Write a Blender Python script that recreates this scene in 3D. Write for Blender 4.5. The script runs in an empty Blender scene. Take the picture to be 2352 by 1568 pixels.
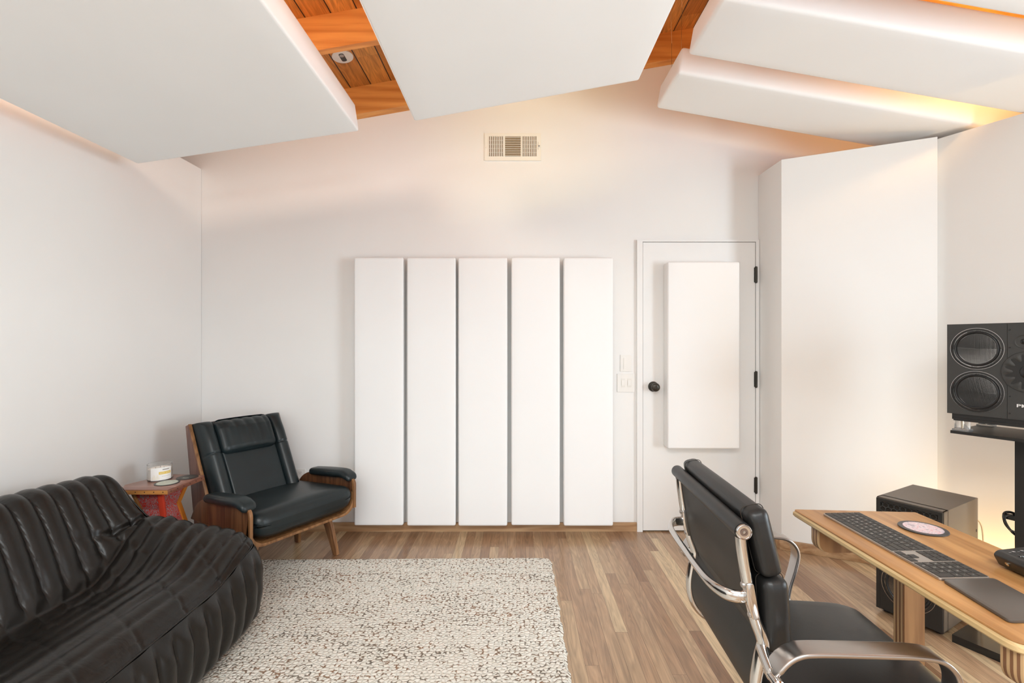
import bpy, bmesh, math, random
import numpy as np
from mathutils import Vector, Matrix
R = math.radians
PI = math.pi
rnd = random.Random(7)
scene = bpy.context.scene
C = scene.collection
CAM_H = 1.33

# ------------------------------------------------------------------ materials
def new_mat(name):
    m = bpy.data.materials.new(name); m.use_nodes = True
    nt = m.node_tree
    for n in list(nt.nodes): nt.nodes.remove(n)
    out = nt.nodes.new('ShaderNodeOutputMaterial')
    b = nt.nodes.new('ShaderNodeBsdfPrincipled')
    nt.links.new(b.outputs[0], out.inputs[0])
    return m, nt, b
def N(nt, t, **kw):
    n = nt.nodes.new(t)
    for k, v in kw.items():
        if hasattr(n, k): setattr(n, k, v)
        else: n.inputs[k].default_value = v
    return n
def simple(name, col, rough=0.5, metal=0.0, bump=0.0, bscale=200.0, var=0.0, vscale=3.0, coat=0.0, trans=0.0, emit=None, estr=0.0, stretch=(1,1,1), bdist=0.002, ior=1.5, spec=None):
    m, nt, b = new_mat(name)
    b.inputs['Base Color'].default_value = (*col, 1); b.inputs['Roughness'].default_value = rough
    b.inputs['Metallic'].default_value = metal; b.inputs['IOR'].default_value = ior
    if spec is not None: b.inputs['Specular IOR Level'].default_value = spec
    if coat: b.inputs['Coat Weight'].default_value = coat; b.inputs['Coat Roughness'].default_value = 0.15
    if trans: b.inputs['Transmission Weight'].default_value = trans
    if emit: b.inputs['Emission Color'].default_value = (*emit, 1); b.inputs['Emission Strength'].default_value = estr
    tc = N(nt, 'ShaderNodeTexCoord')
    mp = N(nt, 'ShaderNodeMapping'); mp.inputs['Scale'].default_value = stretch
    nt.links.new(tc.outputs['Object'], mp.inputs[0])
    no = N(nt, 'ShaderNodeTexNoise', Scale=bscale, Detail=4.0)
    nt.links.new(mp.outputs[0], no.inputs['Vector'])
    if bump:
        bp = N(nt, 'ShaderNodeBump', Strength=bump, Distance=bdist)
        nt.links.new(no.outputs[0], bp.inputs['Height']); nt.links.new(bp.outputs[0], b.inputs['Normal'])
    n2 = N(nt, 'ShaderNodeTexNoise', Scale=vscale, Detail=3.0)
    nt.links.new(mp.outputs[0], n2.inputs['Vector'])
    mx = N(nt, 'ShaderNodeMix', data_type='RGBA')
    v = max(var, 0.02)
    mx.inputs[6].default_value = (*[c * (1 - v) for c in col], 1); mx.inputs[7].default_value = (*[min(1, c * (1 + v)) for c in col], 1)
    nt.links.new(n2.outputs[0], mx.inputs[0]); nt.links.new(mx.outputs[2], b.inputs['Base Color'])
    return m
def ramp(nt, src, stops):
    r = N(nt, 'ShaderNodeValToRGB')
    el = r.color_ramp.elements
    while len(el) < len(stops): el.new(0.5)
    for e, (p, c) in zip(el, stops): e.position = p; e.color = (*c, 1)
    nt.links.new(src, r.inputs[0]); return r
def math_(nt, op, a, b=None, c=None):
    n = N(nt, 'ShaderNodeMath', operation=op)
    for i, v in enumerate((a, b, c)):
        if v is None: continue
        if isinstance(v, (int, float)): n.inputs[i].default_value = v
        else: nt.links.new(v, n.inputs[i])
    return n.outputs[0]

def boards(name, width, length, across, along, stops, gap=0.0016, gapcol=(0.02,0.012,0.006), rough=0.3, grain=1.0, coat=0.0, gaplen=True, knots=False):
    """strip boards: colour per board, wood grain along them"""
    m, nt, b = new_mat(name)
    tc = N(nt, 'ShaderNodeTexCoord'); sp = N(nt, 'ShaderNodeSeparateXYZ'); nt.links.new(tc.outputs['Object'], sp.inputs[0])
    X, Y = sp.outputs[across], sp.outputs[along]
    u = math_(nt, 'DIVIDE', X, width); iu = math_(nt, 'FLOOR', u); fu = math_(nt, 'FRACT', u)
    w1 = N(nt, 'ShaderNodeTexWhiteNoise', noise_dimensions='1D'); nt.links.new(iu, w1.inputs['W'])
    off = math_(nt, 'MULTIPLY', w1.outputs[0], 17.3)
    v = math_(nt, 'ADD', math_(nt, 'DIVIDE', Y, length), off); iv = math_(nt, 'FLOOR', v); fv = math_(nt, 'FRACT', v)
    cb = N(nt, 'ShaderNodeCombineXYZ'); nt.links.new(iu, cb.inputs[0]); nt.links.new(iv, cb.inputs[1])
    w2 = N(nt, 'ShaderNodeTexWhiteNoise', noise_dimensions='2D'); nt.links.new(cb.outputs[0], w2.inputs['Vector'])
    base = ramp(nt, w2.outputs[0], stops)
    # grain coordinates
    g = N(nt, 'ShaderNodeCombineXYZ')
    nt.links.new(math_(nt, 'ADD', math_(nt, 'MULTIPLY', X, 60.0), math_(nt, 'MULTIPLY', w2.outputs[0], 91.0)), g.inputs[0])
    nt.links.new(math_(nt, 'MULTIPLY', Y, 3.2), g.inputs[1]); nt.links.new(math_(nt, 'MULTIPLY', w2.outputs[0], 40.0), g.inputs[2])
    no = N(nt, 'ShaderNodeTexNoise', Scale=1.0, Detail=6.0, Roughness=0.62, Distortion=0.6); nt.links.new(g.outputs[0], no.inputs['Vector'])
    g2 = N(nt, 'ShaderNodeCombineXYZ')
    nt.links.new(math_(nt, 'ADD', math_(nt, 'MULTIPLY', X, 14.0), math_(nt, 'MULTIPLY', w2.outputs[0], 31.0)), g2.inputs[0])
    nt.links.new(math_(nt, 'MULTIPLY', Y, 1.3), g2.inputs[1]); nt.links.new(w2.outputs[0], g2.inputs[2])
    wv = N(nt, 'ShaderNodeTexNoise', Scale=1.0, Detail=2.0, Distortion=1.2); nt.links.new(g2.outputs[0], wv.inputs['Vector'])
    rings = math_(nt, 'SINE', math_(nt, 'MULTIPLY', wv.outputs[0], 55.0))
    gr = math_(nt, 'ADD', math_(nt, 'MULTIPLY', no.outputs[0], 0.75), math_(nt, 'MULTIPLY', rings, 0.07))
    gf = N(nt, 'ShaderNodeMapRange'); nt.links.new(gr, gf.inputs[0])
    gf.inputs[1].default_value = 0.2; gf.inputs[2].default_value = 0.6; gf.inputs[3].default_value = 1 - 0.38 * grain; gf.inputs[4].default_value = 1 + 0.2 * grain
    mul = N(nt, 'ShaderNodeVectorMath', operation='SCALE'); nt.links.new(base.outputs[0], mul.inputs[0]); nt.links.new(gf.outputs[0], mul.inputs['Scale'])
    col = mul.outputs[0]
    if knots:
        vo = N(nt, 'ShaderNodeTexVoronoi', Scale=2.3); nt.links.new(tc.outputs['Object'], vo.inputs['Vector'])
        kk = ramp(nt, vo.outputs['Distance'], [(0.0, (1,1,1)), (0.035, (.8,.8,.8)), (0.05, (0,0,0))])
        mk_ = N(nt, 'ShaderNodeMix', data_type='RGBA'); nt.links.new(kk.outputs[0], mk_.inputs[0]); nt.links.new(col, mk_.inputs[6]); mk_.inputs[7].default_value = (0.12,0.04,0.01,1); col = mk_.outputs[2]
    e1 = math_(nt, 'MINIMUM', fu, math_(nt, 'SUBTRACT', 1.0, fu))
    ga = math_(nt, 'LESS_THAN', e1, gap / width)
    if gaplen:
        e2 = math_(nt, 'MINIMUM', fv, math_(nt, 'SUBTRACT', 1.0, fv))
        ga = math_(nt, 'MAXIMUM', ga, math_(nt, 'LESS_THAN', e2, gap / length))
    mx = N(nt, 'ShaderNodeMix', data_type='RGBA'); nt.links.new(ga, mx.inputs[0]); nt.links.new(col, mx.inputs[6]); mx.inputs[7].default_value = (*gapcol, 1)
    nt.links.new(mx.outputs[2], b.inputs['Base Color'])
    rr = N(nt, 'ShaderNodeMapRange'); nt.links.new(no.outputs[0], rr.inputs[0]); rr.inputs[3].default_value = rough + .08; rr.inputs[4].default_value = rough - .05
    nt.links.new(rr.outputs[0], b.inputs['Roughness'])
    if coat: b.inputs['Coat Weight'].default_value = coat; b.inputs['Coat Roughness'].default_value = 0.12
    bp = N(nt, 'ShaderNodeBump', Strength=0.25, Distance=0.0008)
    nt.links.new(math_(nt, 'SUBTRACT', gr, ga), bp.inputs['Height']); nt.links.new(bp.outputs[0], b.inputs['Normal'])
    return m

def wood(name, c1, c2, axis=0, scale=1.0, rough=0.35, coat=0.0):
    m, nt, b = new_mat(name)
    tc = N(nt, 'ShaderNodeTexCoord'); mp = N(nt, 'ShaderNodeMapping')
    s = [55.0 * scale] * 3; s[axis] = 2.5 * scale; mp.inputs['Scale'].default_value = s
    nt.links.new(tc.outputs['Object'], mp.inputs[0])
    no = N(nt, 'ShaderNodeTexNoise', Scale=1.0, Detail=6.0, Roughness=0.6, Distortion=0.8); nt.links.new(mp.outputs[0], no.inputs['Vector'])
    mp2 = N(nt, 'ShaderNodeMapping'); s2 = [9.0 * scale] * 3; s2[axis] = 0.9 * scale; mp2.inputs['Scale'].default_value = s2
    nt.links.new(tc.outputs['Object'], mp2.inputs[0])
    n2 = N(nt, 'ShaderNodeTexNoise', Scale=1.0, Detail=2.0); nt.links.new(mp2.outputs[0], n2.inputs['Vector'])
    ad = math_(nt, 'ADD', math_(nt, 'MULTIPLY', no.outputs[0], 0.6), math_(nt, 'MULTIPLY', math_(nt, 'SINE', math_(nt, 'MULTIPLY', n2.outputs[0], 40.0)), 0.10))
    r = ramp(nt, ad, [(0.15, c1), (0.42, c2)])
    nt.links.new(r.outputs[0], b.inputs['Base Color']); b.inputs['Roughness'].default_value = rough
    if coat: b.inputs['Coat Weight'].default_value = coat; b.inputs['Coat Roughness'].default_value = 0.2
    bp = N(nt, 'ShaderNodeBump', Strength=0.15, Distance=0.0006); nt.links.new(no.outputs[0], bp.inputs['Height']); nt.links.new(bp.outputs[0], b.inputs['Normal'])
    return m

def ply_edge(name, axis, period=0.0052, c1=(0.52,0.36,0.18), c2=(0.30,0.17,0.08)):
    """layered plywood edge: plies alternate along one axis"""
    m, nt, b = new_mat(name)
    tc = N(nt, 'ShaderNodeTexCoord'); sp = N(nt, 'ShaderNodeSeparateXYZ'); nt.links.new(tc.outputs['Object'], sp.inputs[0])
    no = N(nt, 'ShaderNodeTexNoise', Scale=18.0, Detail=3.0); nt.links.new(tc.outputs['Object'], no.inputs['Vector'])
    f = math_(nt, 'FRACT', math_(nt, 'ADD', math_(nt, 'DIVIDE', sp.outputs[axis], period), math_(nt, 'MULTIPLY', no.outputs[0], 0.15)))
    r = ramp(nt, f, [(0.0, c1), (0.46, c1), (0.52, c2), (1.0, c2)])
    nt.links.new(r.outputs[0], b.inputs['Base Color']); b.inputs['Roughness'].default_value = 0.45
    return m

def leather(name, col, rough=0.36, grain=700, wr=0.35, wscale=9.0, coat=0.0, wdist=0.006, worn=None, spec=.4):
    m, nt, b = new_mat(name); b.inputs['Specular IOR Level'].default_value = spec
    tc = N(nt, 'ShaderNodeTexCoord')
    vo = N(nt, 'ShaderNodeTexVoronoi', Scale=grain); nt.links.new(tc.outputs['Object'], vo.inputs['Vector'])
    no = N(nt, 'ShaderNodeTexNoise', Scale=wscale, Detail=5.0, Roughness=0.55, Distortion=1.4); nt.links.new(tc.outputs['Object'], no.inputs['Vector'])
    rid = math_(nt, 'ABSOLUTE', math_(nt, 'SUBTRACT', no.outputs[0], 0.5))
    b1 = N(nt, 'ShaderNodeBump', Strength=0.10, Distance=0.0006); nt.links.new(vo.outputs[0], b1.inputs['Height'])
    b2 = N(nt, 'ShaderNodeBump', Strength=wr, Distance=wdist); nt.links.new(rid, b2.inputs['Height']); nt.links.new(b1.outputs[0], b2.inputs['Normal'])
    nt.links.new(b2.outputs[0], b.inputs['Normal'])
    n3 = N(nt, 'ShaderNodeTexNoise', Scale=4.0, Detail=4.0); nt.links.new(tc.outputs['Object'], n3.inputs['Vector'])
    r = ramp(nt, n3.outputs[0], [(0.3, tuple(c * .75 for c in col)), (0.7, worn or tuple(c * 1.35 for c in col))])
    nt.links.new(r.outputs[0], b.inputs['Base Color'])
    rr = N(nt, 'ShaderNodeMapRange'); nt.links.new(n3.outputs[0], rr.inputs[0]); rr.inputs[3].default_value = rough - .07; rr.inputs[4].default_value = rough + .1
    nt.links.new(rr.outputs[0], b.inputs['Roughness'])
    if coat: b.inputs['Coat Weight'].default_value = coat; b.inputs['Coat Roughness'].default_value = 0.2
    return m

M = {}
M['wall'] = simple('wall_paint', (0.80,0.792,0.775), 0.75, bump=0.06, bscale=260, bdist=0.0008)
M['back_void'] = simple('unpainted_board', (0.30,0.25,0.20), 0.8)
M['cloth'] = simple('panel_cloth', (0.85,0.85,0.845), 0.9, bump=0.12, bscale=900, bdist=0.0006)
M['door'] = simple('door_paint', (0.80,0.795,0.78), 0.45, bump=0.04, bscale=60)
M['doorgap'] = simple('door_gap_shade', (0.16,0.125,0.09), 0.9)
M['gap'] = simple('dark_gap', (0.03,0.022,0.016), 0.9)
M['plate'] = simple('plate_plastic', (0.79,0.77,0.735), 0.4)
M['plate2'] = simple('switch_plastic', (0.74,0.715,0.67), 0.35)
M['bronze'] = simple('dark_bronze', (0.045,0.040,0.032), 0.35, metal=0.6, var=.15)
M['vent'] = simple('vent_enamel', (0.80,0.775,0.72), 0.45)
M['floor'] = boards('oak_floor', 0.057, 1.30, 0, 1, [(0.0,(0.235,0.125,0.065)), (0.18,(0.33,0.195,0.108)), (0.45,(0.39,0.245,0.142)), (0.75,(0.44,0.295,0.172)), (0.95,(0.58,0.43,0.26))], gap=0.0006, gapcol=(0.10,0.055,0.028), rough=0.30, coat=0.25, grain=0.95)
M['plank'] = boards('fir_planks', 0.14, 4.5, 0, 1, [(0.0,(0.50,0.18,0.032)), (0.5,(0.62,0.245,0.050)), (1.0,(0.72,0.32,0.075))], gap=0.0035, gapcol=(0.015,0.006,0.003), rough=0.5, grain=1.1, gaplen=False, knots=True)
M['beam'] = wood('fir_beam', (0.60,0.225,0.045), (0.80,0.37,0.095), axis=0, scale=0.55, rough=0.5)
M['basebd'] = wood('oak_base', (0.30,0.16,0.075), (0.45,0.28,0.15), axis=0, rough=0.4)
M['walnut'] = wood('walnut_veneer', (0.060,0.022,0.010), (0.175,0.075,0.032), axis=2, scale=0.8, rough=0.35, coat=.2)
M['walnut_red'] = wood('walnut_outer', (0.105,0.035,0.022), (0.165,0.065,0.042), axis=2, scale=0.8, rough=0.4, coat=.2)
M['walnut_edge'] = wood('ply_rim', (0.15,0.065,0.024), (0.29,0.14,0.055), axis=2, scale=1.2, rough=0.4)
M['walnut_leg'] = wood('leg_walnut', (0.16,0.070,0.028), (0.30,0.145,0.06), axis=2, rough=0.35, coat=.2)
M['oak_top'] = wood('oak_desk', (0.33,0.155,0.050), (0.50,0.26,0.095), axis=1, scale=0.8, rough=0.38)
M['oak_dark'] = wood('oak_board', (0.22,0.10,0.038), (0.36,0.185,0.075), axis=2, scale=0.8, rough=0.42)
M['ply_rim'] = wood('desk_rim', (0.46,0.31,0.14), (0.62,0.46,0.24), axis=1, scale=1.2, rough=0.45)
M['ply_y'] = ply_edge('ply_layers_y', 1, period=0.0125, c1=(0.50,0.33,0.17), c2=(0.20,0.095,0.045))
M['sofa'] = leather('sofa_leather', (0.0085,0.0068,0.0056), rough=0.31, grain=420, wr=0.35, wscale=6.0, wdist=0.008, spec=.34)
M['lounge'] = leather('lounge_leather', (0.010,0.016,0.018), rough=0.33, grain=600, wr=0.12, wscale=5.0, wdist=0.004)
M['office'] = leather('office_leather', (0.012,0.0115,0.011), rough=0.37, grain=520, wr=0.15, wscale=8.0, wdist=0.003)
M['sling'] = leather('sling_leather', (0.022,0.021,0.019), rough=0.48, grain=520, wr=0.03)
M['chrome'] = simple('polished_aluminium', (0.60,0.575,0.55), 0.13, metal=1.0, bump=.02, bscale=40)
M['brushed'] = simple('brushed_aluminium', (0.48,0.445,0.42), 0.30, metal=1.0, stretch=(1,30,30), var=.06, vscale=30)
M['screwdk'] = simple('screw_dark', (0.26,0.22,0.22), 0.22, metal=1.0)
M['blackpl'] = simple('black_plastic', (0.016,0.015,0.014), 0.4)
M['blackgl'] = simple('black_gloss', (0.010,0.010,0.010), 0.12)
M['black_metal'] = simple('black_steel', (0.02,0.019,0.018), 0.33)
M['spk'] = simple('speaker_paint', (0.040,0.040,0.038), 0.55, bump=.3, bscale=500, bdist=.0006)
M['sub_top'] = simple('sub_paint', (0.105,0.077,0.055), 0.42, bump=.3, bscale=600, bdist=.0005)
M['cone'] = simple('cone_paper', (0.016,0.017,0.017), 0.38)
M['rubber'] = simple('surround_rubber', (0.012,0.013,0.014), 0.32)
M['clear'] = simple('clear_acrylic', (0.9,0.88,0.85), 0.08, trans=0.75, ior=1.45)
M['white'] = simple('white_mark', (0.85,0.85,0.85), 0.5)
M['alu'] = simple('keyboard_alu', (0.46,0.42,0.38), 0.35, metal=0.85)
M['key'] = simple('key_cap', (0.035,0.031,0.027), 0.5)
M['legend'] = simple('key_mark', (0.42,0.40,0.36), 0.5)
M['trackpad'] = simple('trackpad_glass', (0.085,0.070,0.058), 0.30)
M['screen'] = simple('screen_grey', (0.36,0.34,0.33), 0.25)
M['vinyl'] = simple('vinyl_black', (0.035,0.031,0.028), 0.35)
M['label_green'] = simple('label_green', (0.52,0.56,0.48), 0.6, var=.12, vscale=60)
M['label_dark'] = simple('label_dark', (0.060,0.062,0.058), 0.45)
M['table_top'] = wood('table_rosewood', (0.20,0.085,0.060), (0.33,0.165,0.12), axis=0, scale=.6, rough=0.32, coat=.3)
M['table_edge'] = wood('table_edge', (0.38,0.15,0.035), (0.56,0.25,0.07), axis=0, rough=0.4)
M['table_edge2'] = wood('table_edge_red', (0.19,0.065,0.04), (0.30,0.12,0.07), axis=1, rough=0.4)
M['orange'] = simple('orange_strip', (0.60,0.20,0.025), 0.45, var=.1, vscale=20)
M['redstrip'] = simple('red_strip', (0.62,0.055,0.025), 0.45, var=.1, vscale=20)
M['brownstrip'] = simple('brown_strip', (0.25,0.105,0.025), 0.45, var=.15, vscale=30)
M['wax'] = simple('candle_wax', (0.86,0.80,0.74), 0.5)
M['wick'] = simple('wick', (0.05,0.045,0.04), .8)
M['jar'] = simple('jar_glass', (0.97,0.97,0.96), 0.03, trans=0.95, ior=1.3)
M['paper'] = simple('label_paper', (0.86,0.85,0.83), 0.6)
M['yellow'] = simple('label_yellow', (0.78,0.54,0.10), 0.5)
M['greyink'] = simple('label_grey', (0.36,0.34,0.33), 0.5)
M['paleink'] = simple('label_pale', (0.80,0.70,0.42), 0.5)
M['brassin'] = simple('jack_metal', (0.70,0.62,0.50), 0.25, metal=1.0)
M['lampglow'] = simple('led_glow', (1,0.8,0.5), 0.5, emit=(1.0,0.68,0.32), estr=9.0)
M['cord'] = simple('cord_pale', (0.80,0.55,0.30), .6)

def coaster_pink():
    m, nt, b = new_mat('label_pink_print')
    tc = N(nt, 'ShaderNodeTexCoord'); no = N(nt, 'ShaderNodeTexNoise', Scale=38.0, Detail=5.0, Distortion=2.5); nt.links.new(tc.outputs['Object'], no.inputs['Vector'])
    r = ramp(nt, no.outputs[0], [(0.30,(0.16,0.13,0.17)), (0.42,(0.52,0.43,0.46)), (0.5,(0.72,0.60,0.60)), (0.58,(0.62,0.34,0.36)), (0.66,(0.66,0.56,0.56))])
    nt.links.new(r.outputs[0], b.inputs['Base Color']); b.inputs['Roughness'].default_value = .35
    return m
M['label_pink'] = coaster_pink()
def beaded():
    m, nt, b = new_mat('beaded_red_panel')
    tc = N(nt, 'ShaderNodeTexCoord'); mp = N(nt, 'ShaderNodeMapping'); mp.inputs['Scale'].default_value = (42,42,30); mp.inputs['Rotation'].default_value = (0.5,0.6,0.3)
    nt.links.new(tc.outputs['Object'], mp.inputs[0])
    no = N(nt, 'ShaderNodeTexNoise', Scale=1.0, Detail=2.0, Distortion=2.2); nt.links.new(mp.outputs[0], no.inputs['Vector'])
    f = math_(nt, 'ABSOLUTE', math_(nt, 'SINE', math_(nt, 'MULTIPLY', no.outputs[0], 20.0)))
    r = ramp(nt, f, [(0.0,(0.60,0.030,0.018)), (0.80,(0.50,0.030,0.022)), (0.86,(0.07,0.06,0.09)), (0.95,(0.34,0.36,0.36))])
    nt.links.new(r.outputs[0], b.inputs['Base Color']); b.inputs['Roughness'].default_value = .5
    return m
M['beaded'] = beaded()
def rug_mat():
    m, nt, b = new_mat('knotted_wool')
    tc = N(nt, 'ShaderNodeTexCoord')
    mp = N(nt, 'ShaderNodeMapping'); mp.inputs['Scale'].default_value = (50,58,1)
    nt.links.new(tc.outputs['Object'], mp.inputs[0])
    vo = N(nt, 'ShaderNodeTexVoronoi', feature='DISTANCE_TO_EDGE', voronoi_dimensions='2D', Scale=1.0, Randomness=0.85); nt.links.new(mp.outputs[0], vo.inputs['Vector'])
    vf = N(nt, 'ShaderNodeTexVoronoi', feature='F1', voronoi_dimensions='2D', Scale=1.0, Randomness=0.85); nt.links.new(mp.outputs[0], vf.inputs['Vector'])
    # speckle density in bands across the rug
    mp2 = N(nt, 'ShaderNodeMapping'); mp2.inputs['Scale'].default_value = (2.2,9.0,1); nt.links.new(tc.outputs['Object'], mp2.inputs[0])
    n2 = N(nt, 'ShaderNodeTexNoise', Scale=1.0, Detail=4.0, Roughness=.65); nt.links.new(mp2.outputs[0], n2.inputs['Vector'])
    mp3 = N(nt, 'ShaderNodeMapping'); mp3.inputs['Scale'].default_value = (44,60,1); nt.links.new(tc.outputs['Object'], mp3.inputs[0])
    n3 = N(nt, 'ShaderNodeTexNoise', Scale=1.0, Detail=2.0); nt.links.new(mp3.outputs[0], n3.inputs['Vector'])
    thr = math_(nt, 'ADD', math_(nt, 'MULTIPLY', math_(nt, 'SUBTRACT', n2.outputs[0], 0.46), 0.55), math_(nt, 'MULTIPLY', math_(nt, 'SUBTRACT', n3.outputs[0], 0.52), 1.5))
    gapm = N(nt, 'ShaderNodeMapRange', interpolation_type='SMOOTHSTEP')
    nt.links.new(math_(nt, 'SUBTRACT', vo.outputs[0], thr), gapm.inputs[0]); gapm.inputs[1].default_value = -0.03; gapm.inputs[2].default_value = 0.05; gapm.inputs[3].default_value = 1.0; gapm.inputs[4].default_value = 0.0
    n4 = N(nt, 'ShaderNodeTexNoise', Scale=9.0, Detail=2.0); nt.links.new(tc.outputs['Object'], n4.inputs['Vector'])
    br = ramp(nt, n4.outputs[0], [(0.42,(0.17,0.135,0.10)), (0.66,(0.27,0.14,0.07))])
    cr = ramp(nt, vf.outputs['Color'], [(0.0,(0.71,0.675,0.595)), (1.0,(0.80,0.775,0.705))])
    mx = N(nt, 'ShaderNodeMix', data_type='RGBA'); nt.links.new(math_(nt, 'MULTIPLY', gapm.outputs[0], 0.92), mx.inputs[0]); nt.links.new(cr.outputs[0], mx.inputs[6]); nt.links.new(br.outputs[0], mx.inputs[7])
    nt.links.new(mx.outputs[2], b.inputs['Base Color']); b.inputs['Roughness'].default_value = .95
    hh = N(nt, 'ShaderNodeMapRange'); nt.links.new(vo.outputs[0], hh.inputs[0]); hh.inputs[1].default_value = 0; hh.inputs[2].default_value = .35
    bp = N(nt, 'ShaderNodeBump', Strength=0.75, Distance=0.006); nt.links.new(math_(nt, 'POWER', hh.outputs[0], 0.6), bp.inputs['Height']); nt.links.new(bp.outputs[0], b.inputs['Normal'])
    return m
M['rug'] = rug_mat()

# ------------------------------------------------------------------ geometry helpers
class G:
    def __init__(s): s.v = []; s.f = []
    def add(s, v, f, mat=None):
        o = len(s.v)
        if mat is not None: v = [mat @ Vector(p) for p in v]
        s.v += [tuple(p) for p in v]; s.f += [tuple(i + o for i in q) for q in f]; return s
    def map(s, fn): s.v = [tuple(fn(*p)) for p in s.v]; return s
def from_bm(bm):
    bm.verts.ensure_lookup_table()
    v = [tuple(x.co) for x in bm.verts]; f = [tuple(y.index for y in q.verts) for q in bm.faces]
    bm.free(); return v, f
def bevel_bm(bm, w, seg=2, angle=30):
    if w > 0:
        es = [e for e in bm.edges if len(e.link_faces) == 2 and e.calc_face_angle(0) > R(angle)]
        bmesh.ops.bevel(bm, geom=es, offset=w, segments=seg, profile=0.5, affect='EDGES', clamp_overlap=True)
    bm.verts.index_update()
def box(g, x0, x1, y0, y1, z0, z1, bev=0.0, seg=2, mat=None):
    bm = bmesh.new()
    vs = [bm.verts.new(p) for p in ((x0,y0,z0),(x1,y0,z0),(x1,y1,z0),(x0,y1,z0),(x0,y0,z1),(x1,y0,z1),(x1,y1,z1),(x0,y1,z1))]
    for q in ((0,3,2,1),(4,5,6,7),(0,1,5,4),(1,2,6,5),(2,3,7,6),(3,0,4,7)): bm.faces.new([vs[i] for i in q])
    bevel_bm(bm, bev, seg); g.add(*from_bm(bm), mat); return g
def prism(g, poly, a0, a1, plane='xy', bev=0.0, seg=2, mat=None):
    """polygon in a plane pushed along the third axis"""
    def P(u, v, w): return {'xy':(u,v,w), 'xz':(u,w,v), 'yz':(w,u,v)}[plane]
    bm = bmesh.new(); n = len(poly)
    A = [bm.verts.new(P(u,v,a0)) for u,v in poly]; B = [bm.verts.new(P(u,v,a1)) for u,v in poly]
    bm.faces.new(A); bm.faces.new(B[::-1])
    for i in range(n): bm.faces.new((A[i], B[i], B[(i+1)%n], A[(i+1)%n]))
    bmesh.ops.recalc_face_normals(bm, faces=bm.faces)
    bevel_bm(bm, bev, seg); g.add(*from_bm(bm), mat); return g
def rpoly(pts, r, n=6):
    """round a polygon's corners"""
    out = []; L = len(pts)
    for i in range(L):
        p0, p, p1 = Vector(pts[i-1]), Vector(pts[i]), Vector(pts[(i+1)%L])
        rr = r[i] if isinstance(r, (list, tuple)) else r
        a = (p0-p); b = (p1-p); d = min(rr, a.length*.48, b.length*.48)
        if d <= 1e-6: out.append(tuple(p)); continue
        a = p + a.normalized()*d; b = p + b.normalized()*d
        for k in range(n+1):
            t = k/n; q = a*(1-t)**2 + p*2*t*(1-t) + b*t*t; out.append(tuple(q))
    return out
def catmull(P, n=8, closed=False):
    P = [Vector(p) for p in P]; out = []; L = len(P)
    for i in range(L if closed else L-1):
        p0 = P[(i-1) % L] if (closed or i > 0) else P[0]*2-P[1]
        p1 = P[i]; p2 = P[(i+1) % L]
        p3 = P[(i+2) % L] if (closed or i+2 < L) else P[-1]*2-P[-2]
        for k in range(n):
            t = k/n
            out.append(0.5*((2*p1)+(p2-p0)*t+(2*p0-5*p1+4*p2-p3)*t*t+(3*p1-p0-3*p2+p3)*t**3))
    if not closed: out.append(P[-1])
    return out
def sweep(g, path, prof, up=(0,0,1), scale=None, caps=True, closed=False):
    """sweep closed 2-D profile (a: sideways, b: up) along path"""
    path = [Vector(p) for p in path]; n = len(path); m = len(prof); v = []; f = []
    upv = Vector(up)
    for i, p in enumerate(path):
        if closed: t = path[(i+1)%n]-path[i-1]
        else: t = path[min(i+1,n-1)]-path[max(i-1,0)]
        t.normalize(); s = t.cross(upv)
        if s.length < 1e-4: s = t.cross(Vector((1,0,0)))
        s.normalize(); u = s.cross(t)
        k = scale[i] if scale else 1.0
        if not isinstance(k, (tuple, list)): k = (k, k)
        for a, b in prof: v.append(p + s*a*k[0] + u*b*k[1])
    for i in range(n if closed else n-1):
        for j in range(m):
            a = i*m+j; b = i*m+(j+1)%m; c = ((i+1)%n)*m+(j+1)%m; d = ((i+1)%n)*m+j
            f.append((a,b,c,d))
    if caps and not closed: f.append(tuple(range(m))[::-1]); f.append(tuple((n-1)*m+j for j in range(m)))
    g.add(v, f); return g
def circ(r, n=12, r2=None): return [(r*math.cos(2*PI*i/n), (r2 or r)*math.sin(2*PI*i/n)) for i in range(n)]
def rrect(w, h, r, n=3):
    return rpoly([(-w/2,-h/2),(w/2,-h/2),(w/2,h/2),(-w/2,h/2)], r, n)
def tube(g, path, r, n=10, **k): return sweep(g, path, circ(r, n), **k)
def lathe(g, prof, n=40, mat=None):
    """profile (r, z) turned about z"""
    v = []; f = []; m = len(prof)
    for i in range(n):
        a = 2*PI*i/n; c, s = math.cos(a), math.sin(a)
        for r, z in prof: v.append((r*c, r*s, z))
    for i in range(n):
        for j in range(m-1):
            a = i*m+j; b = ((i+1)%n)*m+j; f.append((a,b,b+1,a+1))
    if prof[0][0] > 1e-5: f.append(tuple(i*m for i in range(n))[::-1])
    if prof[-1][0] > 1e-5: f.append(tuple(i*m+m-1 for i in range(n)))
    g.add(v, f, mat); return g
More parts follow.
